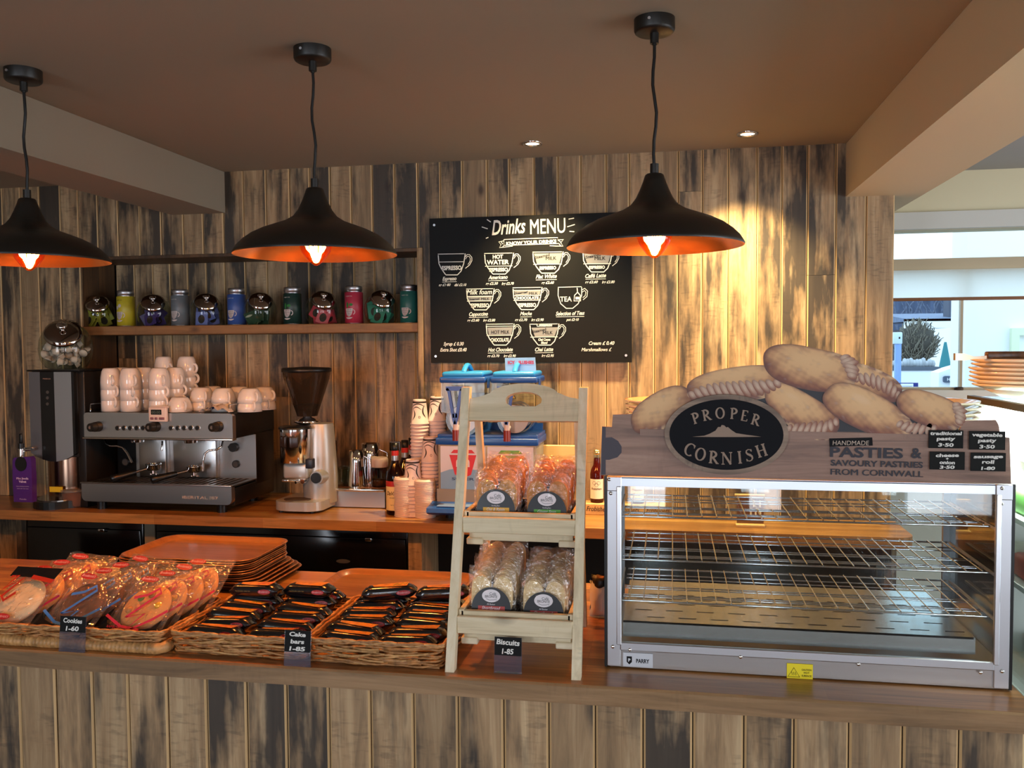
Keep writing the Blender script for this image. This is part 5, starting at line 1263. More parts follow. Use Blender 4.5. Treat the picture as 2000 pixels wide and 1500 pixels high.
# oval badge
oc=g3(1417,848); orx=(g3(1538,848)[0]-g3(1297,848)[0])/2; orz=(g3(1417,770)[1]-g3(1417,926)[1])/2
MB().prism(arc(oc[0],oc[1],orx,orz,0,354,60),-.010,-.002).build('badge_rim',wood('badge_rim_wood','#5d4b3f','#8a7462','#a48d78',stain=0,saw=.5,axis='X',tone=0),sg)
MB().prism(arc(oc[0],oc[1],orx*.92,orz*.88,0,354,60),-.0104,-.009).build('badge_field',mat('badge_black','#0c0d13',.7,spec=.2),sg)
def serif(ch):
    A=lambda cx,cy,rx,ry,a0,a1,n=12:arc(cx,cy,rx,ry,a0,a1,n)
    T=.17;t=.075
    def sf(x,y,w=.30): return ([(x-w/2,y),(x+w/2,y)],t)
    if ch=='P': return [([(.2,0),(.2,1)],T),(A(.2,.73,.42,.27,90,-90),[t]+[t+.12*math.sin(k/12*math.pi) for k in range(1,12)]+[t]),sf(.2,.03),sf(.12,.97,.2)],.68
    if ch=='R': return [([(.2,0),(.2,1)],T),(A(.2,.74,.40,.26,90,-90),[t]+[t+.11*math.sin(k/12*math.pi) for k in range(1,12)]+[t]),([(.36,.48),(.74,.02)],T),sf(.2,.03),sf(.78,.03,.2),sf(.12,.97,.2)],.80
    if ch=='O': return [(A(.42,.5,.36,.49,0,360,24),[t+.10*abs(math.cos(k/24*2*math.pi)) for k in range(25)])],.86
    if ch=='C': return [(A(.45,.5,.38,.49,48,312,22),[t+.10*abs(math.cos(math.radians(48+k*12))) for k in range(23)]),([(.71,.98),(.71,.72)],t)],.82
    if ch=='E': return [([(.2,0),(.2,1)],T),([(.1,.965),(.62,.965)],t),([(.2,.52),(.5,.52)],t),([(.1,.035),(.66,.035)],t),([(.61,.97),(.61,.80)],t),([(.65,.03),(.67,.22)],t)],.70
    if ch=='N': return [([(.16,0),(.16,1)],t),([(.16,.98),(.80,.02)],T),([(.80,0),(.80,1)],t),sf(.16,.03,.26),sf(.10,.97,.2),sf(.80,.97,.26)],.96
    if ch=='I': return [([(.2,0),(.2,1)],T),sf(.2,.03),sf(.2,.97)],.40
    if ch=='S': return [([(.56,.80),(.50,.92),(.34,.97),(.18,.90),(.14,.75),(.22,.62),(.42,.50),(.54,.38),(.56,.22),(.46,.08),(.30,.03),(.14,.08),(.08,.22)],[t,t,t,.1,.13,.16,.19,.16,.13,.1,t,t,t]),([(.57,.96),(.57,.76)],t),([(.08,.04),(.08,.24)],t)],.64
    if ch=='H': return [([(.2,0),(.2,1)],T),([(.72,0),(.72,1)],T),([(.2,.52),(.72,.52)],t),sf(.2,.03),sf(.2,.97),sf(.72,.03),sf(.72,.97)],.92
m=MB()
for word,ctr,hpx in (('PROPER',[(1358,816),(1379,810),(1406,806),(1432,807),(1453,811),(1475,819)],21),('CORNISH',[(1347,877),(1368,886),(1393,892),(1419,894),(1444,892),(1462,888),(1486,879)],24)):
    rots=([17,10,3,-3,-10,-16] if word=='PROPER' else [-22,-12,-5,1,6,11,18])
    for ch,(x,y),ro in zip(word,ctr,rots):
        st,w=serif(ch); u,z=g3(x,y); h=g3(x,y-hpx/2)[1]-g3(x,y+hpx/2)[1]; cr,sr=math.cos(math.radians(ro)),math.sin(math.radians(ro))
        for pts,wd in st:
            q=[]
            for a,b in pts:
                a=(a-w/2)*h*.95; b=(b-.5)*h; q.append((u+a*cr-b*sr,z+a*sr+b*cr))
            m.stroke(q,[k*h for k in wd] if isinstance(wd,list) else wd*h,y=-.0108-.00004*R.random())
m.sheet([g3(*q) for q in ((1352,852),(1375,850),(1386,846),(1397,840),(1402,833),(1407,833),(1409,829),(1414,830),(1418,834),(1421,833),(1428,839),(1437,845),(1456,848),(1486,852),(1440,852.6),(1390,852.6))],-.0108)
m.build('badge_lettering',mat('badge_tan_print','#8d7663',.5),sg)
m=MB(); m.sheet([g3(*q) for q in ((1619,856),(1703,854),(1704,870),(1620,872))],-.0029); m.build('handmade_label',MATS['print_black'],sg)
def gt(m,s,x,y,x0,x1,size,off=.0003,yy=-.0031,shear=0,rot=-.01):
    u,z=g3(x,y); w=g3(x1,y)[0]-g3(x0,y)[0]; m.text(s,size,u,z,y=yy,fit=w,off=off,shear=shear,rot=rot)
m=MB(); gt(m,'HANDMADE',1661,869,1626,1697,.014,.0001,-.0033,.1,.01); m.build('handmade_lettering',mat('pale_tan_print','#b8a594',.5),sg)
m=MB(); gt(m,'PASTIES',1691,893,1622,1765,.030,.0009); gt(m,'&',1789,894,1779,1800,.030,.0009); gt(m,'SAVOURY PASTRIES',1711,911,1621,1801,.0175,.0005); gt(m,'FROM CORNWALL',1711,929,1621,1801,.0185,.0007); m.build('lettering',mat('navy_black_print','#1b1826',.5),sg)
# printed iron corner strap
m=MB(); m.sheet([g3(*q) for q in ((1176,855),(1195,854),(1207,861),(1214,872),(1214,884),(1206,893),(1190,898),(1176,898))],-.0006); m.build('printed_strap',mat('print_iron','#3b343e',.5),sg)
MB().sheet([g3(*q) for q in ((1176,833),(1183,834),(1183,927),(1174,927))],-.0005).build('printed_edge',MATS['print_iron'],sg)
def pcard(x0,y0,x1,y1,lines,lb):
    a=P(x0,y0,Y=SY-.006); b=P(x1,y1,Y=SY-.006); t=thing('price_card',lb,'price card',(a.x,SY-.006,b.z),group='handwritten price cards on the pasty sign'); w,h=b.x-a.x,a.z-b.z
    MB().box(0,0,0,w,.0012,h).build('card',mat('card_black','#0d0d0d',.7,spec=.25),t)
    m=MB()
    for s_,f,v,sz_ in lines: m.text(s_,h*sz_,w*.5,h*v,y=-.0006,fit=w*f,off=.0004,rot=R.uniform(-.03,.03),shear=.08)
    m.build('handwriting',M_chalk,t); return t
pcard(1814,840,1881,876,(('traditional',.92,.74,.26),('pasty',.55,.45,.26),('3·50',.45,.10,.26)),'black price card reading traditional pasty, upper left of the four')
pcard(1893,842,1963,879,(('vegetable',.84,.72,.26),('pasty',.52,.42,.26),('3·50',.43,.08,.26)),'black price card reading vegetable pasty, upper right of the four')
pcard(1816,882,1884,918,(('cheese',.66,.72,.26),('+',.08,.55,.2),('onion',.44,.32,.26),('3·50',.43,.06,.24)),'black price card reading cheese and onion, lower left of the four')
pcard(1896,884,1964,921,(('sausage',.84,.72,.24),('roll',.36,.42,.26),('1-80',.40,.08,.24)),'black price card reading sausage roll, lower right of the four')
# plates -----------------------------------------------------------
def plate(cx,cy,z,r,lb,grp,first=[None],m=None):
    if first[0] is None:
        t=thing('plate',lb,'plate',(cx,cy,z),group=grp)
        b=MB(); b.lathe([(0,.004),(.07,.004),(.078,.006),(.115,.020),(.120,.0205),(.1205,.018),(.118,.016),(.08,.002),(.076,0),(0,0)],48); b.build('dish',M_cream,t); first[0]=t; t.scale=(r/.12,)*3; return
    dup(first[0],(cx,cy,z),0,lb,scale=(r/.12,)*3,group=grp)
zt_=ZC+CH+.0006
pc=P(1318,790,Y=2.24)
for k in range(12): plate(pc.x+R.uniform(-.002,.002),2.24,zt_+k*.0128,.125,f'{ORD[k]} cream plate from the bottom, left stack on the hot cabinet','plates on the left of the hot cabinet')
pc=P(1800,790,Y=2.24)
for k in range(12): plate(pc.x+R.uniform(-.003,.003)+k*.0004,2.24,zt_+k*.0128,.122,f'{ORD[k]} cream plate from the bottom, right stack on the hot cabinet','plates on the right of the hot cabinet')
z0=ft+ZC*0; px0=P(1890,750,Y=2.36).x+.142
b_=thing('serving_bowl','wide white bowl under the large plates on the refrigerated display','bowl',(px0,2.33,ft+.001))
b=MB(); b.lathe([(0,0),(.07,0),(.075,.002),(.120,.026),(.118,.028),(.07,.006),(0,.006)],40); b.build('bowl',M_white,b_)
for k in range(7): plate(px0+R.uniform(-.003,.003)+(k-3)**2*.0004,2.33,ft+.012+k*.0102,.142,f'{ORD[k]} large plate from the bottom of the stack on the refrigerated display','large plates on the refrigerated display')
zc_=ft+.012+6*.0102+.0245
a=P(1864,697,Y=2.27); b=P(1925,697,Y=2.27)
sv=thing('cake_tongs','dark polished serving tongs lying on the top plate, handle pointing left','tongs',(a.x,2.27,zc_))
L=b.x-a.x
MB().prism([(0,-.003),(0,.014),(.02,.0135),(L*.6,.006),(L,.008),(L,0),(L*.6,.0),(.02,-.0035)],-.008,.008).build('blade',mat('bronze_polish',(.35,.24,.16,1),.15,1.0),sv)
MB().rbox(L,-.012,-.0,L+.12,.012,.018,.004,2).build('handle',mat('mottled_handle','#5a3a1e',.3,vary=.6,vscale=60),sv)
# ------------------------------------------------------------------ ladder display stand
M_lw=wood('limed_pine','#c4b290','#e0d0ac','#f0e5ca',stain=.06,saw=.25,axis='Z',tone=.05,stainc='#948868')
M_lwx=wood('limed_pine_rail','#b8a684','#dccca8','#eee2c6',stain=.06,saw=.15,axis='X',tone=.05,stainc='#948868')
LX0,LX1=-.508,-.196
ld=thing('ladder_stand','limed wood two-tier ladder display stand with a handle cut-out, holding biscuits','display stand',(LX0,1.905,ZC))
LW=LX1-LX0; HT=.645; TY=.187
def lean_y(z): return TY*z/HT
def leg(x,y0,y1,z1,w,d,m_,nm,parent,z0=0):
    m=MB(); vs=[]
    for (y,z) in ((y0,z0),(y1,z1)):
        for a in (x,x+w):
            for b in (y,y+d): vs.append((a,b,z))
    m.add(vs,[(0,1,3,2),(4,6,7,5),(0,4,5,1),(2,3,7,6),(0,2,6,4),(1,5,7,3)]); return m.build(nm,m_,parent)
leg(0,0,TY,HT,.021,.026,M_lw,'front_leg',ld); leg(LW-.021,0,TY,HT,.021,.026,M_lw,'front_leg',ld)
leg(.022,.37,TY+.03,HT-.03,.016,.022,M_lw,'rear_leg',ld); leg(LW-.038,.37,TY+.03,HT-.03,.016,.022,M_lw,'rear_leg',ld)
# handle board
zb,zt2=.565,.632
out=[(.021,zb),(LW-.021,zb),(LW-.021,zt2-.012),(LW-.045,zt2-.008)]+[(LW/2+(LW/2-.07)*math.cos(math.radians(a)),zt2-.004+.030*math.sin(math.radians(a))) for a in range(15,170,14)]+[(.045,zt2-.008),(.021,zt2-.012)]
hole=arc(LW/2,zb+.052,.045,.020,0,180,12)+[(LW/2-.043,zb+.044),(LW/2-.03,zb+.036),(LW/2+.03,zb+.036),(LW/2+.043,zb+.044)]
bm=bmesh.new()
def addloop(pts,y): 
    v=[bm.verts.new((a,y,b)) for a,b in pts]; return [bm.edges.new((v[i],v[(i+1)%len(v)])) for i in range(len(v))]
e_=addloop(out,0)+addloop(hole,0); bmesh.ops.triangle_fill(bm,use_beauty=True,use_dissolve=False,edges=e_)
r_=bmesh.ops.extrude_face_region(bm,geom=bm.faces[:]); bmesh.ops.translate(bm,verts=[v for v in r_['geom'] if isinstance(v,bmesh.types.BMVert)],vec=(0,.016,0))
bmesh.ops.recalc_face_normals(bm,faces=bm.faces[:])
me2=bpy.data.meshes.new('handle_board'); bm.to_mesh(me2); bm.free(); me2.materials.append(M_lwx)
o=bpy.data.objects.new('handle_board',me2); col.objects.link(o); o.parent=ld
q=math.atan2(TY,HT); o.location=(0,lean_y(zb)+.005-0,zb-zb*math.cos(q)*1.0); o.location=(0,lean_y(zb)+.006,zb); 
for v in me2.vertices: v.co.z-=zb
o.rotation_euler=(-q,0,0)
def tier(z0,z1,depth,nm):
    y=lean_y((z0+z1)/2); g=MB()
    g.rbox(.021,y+.002,z0,LW-.021,y+.016,z1,.002,1).build('front_rail',M_lwx,ld)
    MB().rbox(.028,y+.017,z0+.004,LW-.028,y+.030,z1+.010,.001,1).build('inner_lip',M_lwx,ld)
    for x in (.022,LW-.034): MB().rbox(x,y+.017,z0,x+.012,y+depth,z1+.012,.001,1).build('side_rail',M_lwx,ld)
    MB().rbox(.036,y+.03,z0-.003,LW-.036,y+depth,z0+.003,.001,1).build('shelf_board',M_lwx,ld)
    MB().rbox(.036,y+depth-.012,z0,LW-.036,y+depth,z1+.01,.001,1).build('back_rail',M_lwx,ld)
    MB().rbox(.03,y+.035,z0-.024,LW-.03,y+.05,z0-.003,.001,1).build('under_rail',M_lwx,ld)
    for x in (.024,LW-.064): MB().rbox(x,y+.03,z0-.034,x+.04,y+.055,z0-.018,.002,1).build('shelf_stop',M_lwx,ld)
    return y
y1_=tier(.303,.341,.22,'upper'); y2_=tier(.081,.121,.25,'lower')
# biscuit packs ----------------------------------------------------
M_film=glassy('crinkled_film','#fdfcfb',ior=2.0,rough=.06,bump=1.0,bscale=42,base=.02,basecol=C('#f2e6da'))
M_sleeve=mat('black_card_label','#0d0d12',.3)
M_logo=mat('logo_white','#e6e0e4',.5)
def pillow(m,x0,x1,z0,z1,y0,y1,n=9,amp=.003,seed=0):
    rs=random.Random(seed); vs=[];fs=[]
    for side in (0,1):
        for j in range(n+1):
            for i in range(n+1):
                u=i/n; v=j/n; bul=(math.sin(math.pi*u)**.35)*(math.sin(math.pi*v)**.35)
                yc=(y0+y1)/2; d=(y1-y0)/2*bul*(-1 if side==0 else 1)
                k=amp*(math.sin(u*23+seed)*math.sin(v*17+seed*2)+rs.uniform(-.6,.6))*bul
                vs.append((x0+(x1-x0)*u+ (amp*rs.uniform(-.7,.7) if i in (0,n) else 0),yc+d+(k if side==0 else -k),z0+(z1-z0)*v+(amp*rs.uniform(-1,1) if j==n else 0)))
        o_=side*(n+1)**2
        fs+=[(o_+j*(n+1)+i,o_+j*(n+1)+i+1,o_+(j+1)*(n+1)+i+1,o_+(j+1)*(n+1)+i) for j in range(n) for i in range(n)]
    m.add(vs,fs,0,True); return m
def biscuit_pack(kind,label,colr,biscolor,name_txt,seed):
    t=thing('biscuit_pack',label,'biscuit pack',(0,0,0),group=f'{kind} packs on the ladder stand')
    m=MB(); pillow(m,-.056,.056,0,.108,-.012,.012,seed=seed); m.build('film',M_film,t)
    for s_ in (-1,1):
        m=MB(); cx=s_*.0255
        for q,yy in enumerate((-.005,.003)):
            m.prism(arc(cx,.066+q*.002,.0235,.030,0,180,12)+arc(cx,.034,.0235,.026,180,360,12),yy,yy+.007,smooth=False)
        m.build('biscuit',biscolor,t)
    m=MB(); m.sheet([(.047,.0),]+arc(0,.022,.047,.050,0,180,20)+[(-.047,.0)],-.0135); m.build('label',M_sleeve,t,label='black half-round front label')
    m=MB(); m.sheet(arc(0,.052,.022,.015,0,345,24),-.0140); m.build('logo_oval',M_logo,t)
    m=MB(); m.text('Café',.009,.004,.054,y=-.0143,fit=.016); m.text('BRONTE',.0085,0,.0475,y=-.0143,fit=.029); m.stroke([(-.012,.045),(-.004,.0422),(.006,.043),(.013,.0445),(.012,.041)],.0008,y=-.0143); m.build('logo_lettering',M_sleeve,t)
    m=MB(); m.sheet([(-.031,.018),(.033,.018),(.033,.0285),(-.031,.0285)],-.0141); m.build('flavour_band',colr,t)
    m=MB(); m.text(name_txt,.0105,0,.0205,y=-.0145,fit=.044,shear=.3); m.text('All Butter' if name_txt=='Shortbread' else 'Dunking Bars',.005,0,.0310,y=-.0143,fit=.02); m.build('flavour_lettering',M_logo,t)
    return t
MOat=mat('oat_biscuit','#dca05c',.8,bump=.6,bscale=120,vary=.35,vscale=90); MGin=mat('ginger_biscuit','#dc944c',.8,bump=.5,bscale=90,vary=.2,vscale=60); MSho=mat('shortbread','#f6d8a4',.8,bump=.4,bscale=120,vary=.12,vscale=80)
def packs(cx,y0,z0,n,kind,label,colr,bc,txt,seed,rise,step):
    p=biscuit_pack(kind,'foremost '+label,colr,bc,txt,seed)
    p.location=(LX0+cx,1.905+y0,ZC+z0); p.rotation_euler=(-.10,0,0)
    for k in range(1,n):
        dup(p,(LX0+cx+R.uniform(-.005,.005),1.905+y0+k*step,ZC+z0+rise*k+R.uniform(0,.004)),rot=(-.10+R.uniform(-.05,.05),R.uniform(-.04,.04),R.uniform(-.05,.05)),label=f'{ORD[k]} '+kind+' pack from the front of its row, '+label.split(', ')[1])
yu=y1_+.05; 
packs(.095,yu,.329,8,'oat biscuit','clear pack of oat biscuits with a yellow band, upper tier left',mat('band_yellow','#e0a92c',.5),MOat,'Oat & Raisin',3,.0050,.0225)
packs(LW-.093,yu,.327,8,'ginger biscuit','clear pack of ginger biscuits with a green band, upper tier right',mat('band_green','#4fa02e',.5),MGin,'Ginger Snap',5,.0042,.0225)
yl=y2_+.05
packs(.095,yl,.108,10,'shortbread left','clear pack of shortbread with a red band, lower tier left',mat('band_red','#b33a34',.5),MSho,'Shortbread',7,.0040,.0200)
packs(LW-.093,yl,.102,10,'shortbread right','clear pack of shortbread with a red band, lower tier right',MATS['band_red'],MSho,'Shortbread',9,.0028,.0200)
def srp(x0,x1,y,z,d,lb,txt):
    t=thing('display_box',lb,'box',(LX0+x0,1.905+y,ZC+z),group='black card display boxes on the ladder stand'); w=x1-x0
    MB().prism([(0,0),(w,0),(w,.030),(w-.008,.030),(w-.014,.020),(w-.03,.014),(.03,.014),(.016,.018),(.012,.030),(0,.034)],0,.0015).build('front_flap',M_sleeve,t)
    MB().box(0,.0015,0,w,d,.0015).box(0,.0015,0,.0015,d,.045).box(w-.0015,.0015,0,w,d,.045).box(0,d-.0015,0,w,d,.045).build('tray',M_sleeve,t)
    MB().text(txt,.006,w*.5,.004,y=-.0006,fit=w*.5).build('lettering',M_logo,t)
for (z,y,dd,n1,n2) in ((.3065,y1_+.0315,.172,'upper tier left','upper tier right'),(.0845,y2_+.0315,.20,'lower tier left','lower tier right')):
    srp(.037,LW/2-.001,y,z,dd,f'black display box on the {n1} of the ladder stand','Two delicious crunchy biscuits'); srp(LW/2+.001,LW-.037,y,z,dd,f'black display box on the {n2} of the ladder stand','Two delicious crunchy biscuits')
# ------------------------------------------------------------------ acrylic price stands
M_acr=glassy('acrylic','#e2e4ea',ior=1.5,rough=.05,base=.10,basecol=C('#9aa0b8'))
def tagstand(x,y,w,h,frac,lines,lb,z=ZC,rot=.0):
    t=thing('price_stand',lb,'price tag',(x,y,z),rot=(-.12,0,rot),group='acrylic price stands on the counter')
    MB().box(0,0,.0,w,.0015,h).rbox(0,0,0,w,.03,.0015,.0004,1).build('holder',M_acr,t)
    z0=h*(1-frac); MB().box(.001,-.0012,z0,w-.001,-.0002,h).build('card',mat('card_black','#0d0d0d',.7,spec=.25),t)
    m=MB(); n=len(lines)
    for k,(s_,f) in enumerate(lines): m.text(s_,h*frac*.80/n,w*.5-(1-f)*.001,z0+h*frac*(1-(k+.82)/n),y=-.0016,fit=w*f,off=.0005,shear=.1,rot=R.uniform(-.05,.02))
    m.build('handwriting',M_chalk,t)
tagstand(-.396,1.918,.064,.082,.50,(('Biscuits',.84),('1-85',.42)),'acrylic price stand reading Biscuits in front of the ladder stand')
tagstand(-.893,1.884,.066,.083,.60,(('Cake',.62),('bars',.52),('1-85',.60)),'acrylic price stand reading Cake bars between the two black-bar baskets')
tagstand(-1.487,1.884,.072,.087,.44,(('Cookies',.72),('1-60',.50)),'acrylic price stand reading Cookies in front of the cookie basket')
# ------------------------------------------------------------------ wicker baskets
M_wk=mat('wicker_brown','#a3703f',.5,vary=.45,vscale=70,rnd=3); M_wk2=mat('wicker_pale','#b98a54',.5,vary=.4,vscale=60)
def rr_path(w,d,r,step,flare=0):
    pts=[]
    def seg(a,b):
        n=max(1,int(math.hypot(b[0]-a[0],b[1]-a[1])/step))
        for k in range(n): pts.append((a[0]+(b[0]-a[0])*k/n,a[1]+(b[1]-a[1])*k/n))
    w+=flare;d+=flare; x0,y0=-flare/2,-flare/2; x1,y1=w-flare/2,d-flare/2
    seg((x0+r,y0),(x1-r,y0))
    pts.extend([(x1-r+r*math.sin(a),y0+r-r*math.cos(a)) for a in (0,.4,.8,1.2)])
    seg((x1,y0+r),(x1,y1-r)); pts.extend([(x1-r+r*math.cos(a),y1-r+r*math.sin(a)) for a in (0,.4,.8,1.2)])
    seg((x1-r,y1),(x0+r,y1)); pts.extend([(x0+r-r*math.sin(a),y1-r+r*math.cos(a)) for a in (0,.4,.8,1.2)])
    seg((x0,y1-r),(x0,y0+r)); pts.extend([(x0+r-r*math.cos(a),y0+r-r*math.sin(a)) for a in (0,.4,.8,1.2)])
    return pts
def basket(x,y,w,d,h,lb,roll=False,rz=0.0,rows=8):
    t=thing('wicker_basket',lb,'basket',(x,y,ZC),rz); 
    m=MB(); zb=.016 if roll else .003
    for k in range(rows):
        z=zb+.003+(h-zb-.008)*k/(rows-1); fl=.012*k/rows
        pa=rr_path(w,d,.02,.011,fl); ph=k%2; n=len(pa); pts=[]
        for i,(a,b) in enumerate(pa):
            cx,cy=w/2,d/2; s_=math.sin(i*.9+ph*math.pi+k*.3)*.0028; L_=math.hypot(a-cx,b-cy)
            pts.append((a+(a-cx)/L_*s_,b+(b-cy)/L_*s_,z+.0016*math.sin(i*.55+k*2.1)+R.uniform(-.0007,.0007)))
        m.tube(pts,.0031,5,mi=(k+ph)%2,closed=True)
    # loose diagonal weavers along the outside give the uneven look
    for k in range(26):
        a=R.uniform(.02,w-.1); z=R.uniform(.01,h-.01); L_=R.uniform(.06,.12); z2=min(h-.004,max(.006,z+R.uniform(-.016,.016)))
        if a+L_>w-.01: continue
        fl=lambda zz:-.006*zz/h-.004
        m.tube([(a,fl(z)+.004,z),(a+L_*.3,fl(z)-.0035,z+(z2-z)*.3),(a+L_*.7,fl(z2)-.0035,z+(z2-z)*.7),(a+L_,fl(z2)+.004,z2)],.0030,5,mi=k%2)
    m.build('weave',[M_wk,M_wk2],t,kind='stuff')
    m=MB(); pa=rr_path(w,d,.02,.011,.014)
    for q in range(3):
        m.tube([(a,b+0,h-.002+.0035*math.sin(i*.7+q*2.1)+.001*q) for i,(a,b) in enumerate(pa)],.0036,6,mi=q%2,closed=True)
    m.build('rim',[M_wk,M_wk2],t)
    if roll:
        m=MB(); pa=rr_path(w,d,.02,.0035,.018); m.tube([(a,b,.0135) for a,b in pa],[.0128+(.0012 if i%3 else -.0006)+(.0012 if (i//14)%2 else 0) for i in range(len(pa))],9,closed=True); m.build('foot_roll',M_wk2,t,label='thick wrapped cane roll around the base')
    MB().box(.004,.004,.001,w-.004,d-.004,.005).build('base',M_wk,t)
    return t
B1=P(322,1273,Z=ZC)
basket(-1.815,1.915,.585,.285,.050,'wide wicker basket of cookies with a thick rolled foot, at the left',roll=True,rows=6)
basket(-1.202,1.925,.345,.33,.052,'wicker basket of black-wrapped cake bars beside the cookie basket',rz=-.02)
basket(-.846,1.915,.325,.34,.058,'wicker basket of black-wrapped cake bars beside the ladder stand')
# cake bars --------------------------------------------------------
M_foil=mat('black_foil','#0b0b10',.22,coat=.6,bump=.5,bscale=45); M_win=mat('foil_window','#c9893f',.35,vary=.35,vscale=60); M_redp=mat('red_oval_print','#a3242c',.45); M_pinkp=mat('pink_zigzag','#c42a5e',.5); M_orp=mat('orange_zigzag','#e89b1f',.5); M_grp=mat('green_zigzag','#6c8f35',.5)
def bar(kind,label):
    t=thing('cake_bar',label,'cake bar',(0,0,0),group=f'black-wrapped cake bars')
    m=MB(); n=14; L=.145; vs=[]; K=12
    for i in range(n+1):
        u=i/n; x=-L/2+L*u
        e=min(1,min(u,1-u)/.13); 
        ry=.023*(.75+.25*e) ; rz_=.0165*(e**.6)+.0012
        for k in range(K):
            a=2*math.pi*k/K; c_,s_=math.cos(a),math.sin(a)
            yy=ry*math.copysign(abs(c_)**.6,c_); zz=.0175+rz_*math.copysign(abs(s_)**.6,s_)
            if e<1: zz+= .0015*math.sin(k*2.4)
            vs.append((x,yy,zz))
    m.add(vs,[(i*K+k,i*K+(k+1)%K,(i+1)*K+(k+1)%K,(i+1)*K+k) for i in range(n) for k in range(K)],0,True); m.build('wrapper',M_foil,t)
    m=MB(); zt=.0352
    m.add([(x,y,zt) for x,y in ((-.040,-.006),(-.005,-.016),(.048,-.018),(.052,.017),(.0,.015),(-.045,.010))],[(0,1,2,3,4,5)]); m.build('window',M_win,t)
    m=MB(); zp=[(.012,-.010),(.022,.010),(.027,-.009),(.037,.010),(.041,-.008),(.049,.008)]
    k=MB(); k.stroke(zp,.0045,y=0); m.add([(a,b,zt+.0004) for a,_,b in k.v],k.f); m.build('zigzag_print',{0:M_orp,1:M_pinkp,2:M_grp}[kind],t)
    m=MB(); m.sheet(arc(.038,.0185,.019,.0068,0,345,20),-.0246); m.build('maker_oval',M_redp,t)
    m=MB(); m.text("Broderick's",.009,.038,.0162,y=-.0250,fit=.031,shear=.2); m.build('maker_lettering',mat('pink_white_print','#ecb8bd',.5),t)
    m=MB(); m.text('handmade cake bar',.005,-.025,.019,y=-.0246,fit=.045); m.build('small_lettering',mat('gold_print','#8f7a3a',.5),t)
    return t
bp=[bar(k,'x') for k in range(3)]
used=[False]*3; cnt=0
def putbar(k,pos,rot,lb):
    if not used[k]: used[k]=True; o=bp[k]; o.location=pos; o.rotation_euler=rot; o['label']=lb
    else: dup(bp[k],pos,rot=rot,label=lb)
rown=['front','second','third','fourth','fifth','rearmost']
for bi,(bx,by,bw,nr,z0,nm) in enumerate(((-1.202,1.925,.345,6,.024,'basket beside the cookies'),(-.846,1.915,.325,6,.030,'basket beside the ladder stand'))):
    for r_ in range(nr):
        for c_ in range(2):
            k=[1,1,2,2,0,0][r_] if bi==0 else [0,0,0,1,1,2][r_]
            x=bx+bw*(.27 if c_==0 else .74)+R.uniform(-.006,.006); y=by+.036+r_*.053
            z=ZC+z0+.0045*r_*(1 if bi==0 else .7)
            putbar(k,(x,y,z),(math.radians(R.uniform(-14,-4)),math.radians(R.uniform(-4,4)),math.radians(R.uniform(-7,7))),f'{rown[r_]} {"left" if c_==0 else "right"} cake bar in the {nm}')
    for q,(a,b,k) in enumerate(((.30,.235,1),(.72,.255,0)) if bi==0 else ((.36,.265,2),(.80,.28,1))):
        putbar(k,(bx+bw*a,by+b,ZC+z0+.052),(0,math.radians(-3),math.radians(R.uniform(-10,14))),f'{"left" if q==0 else "right"} cake bar lying on top at the back of the {nm}')
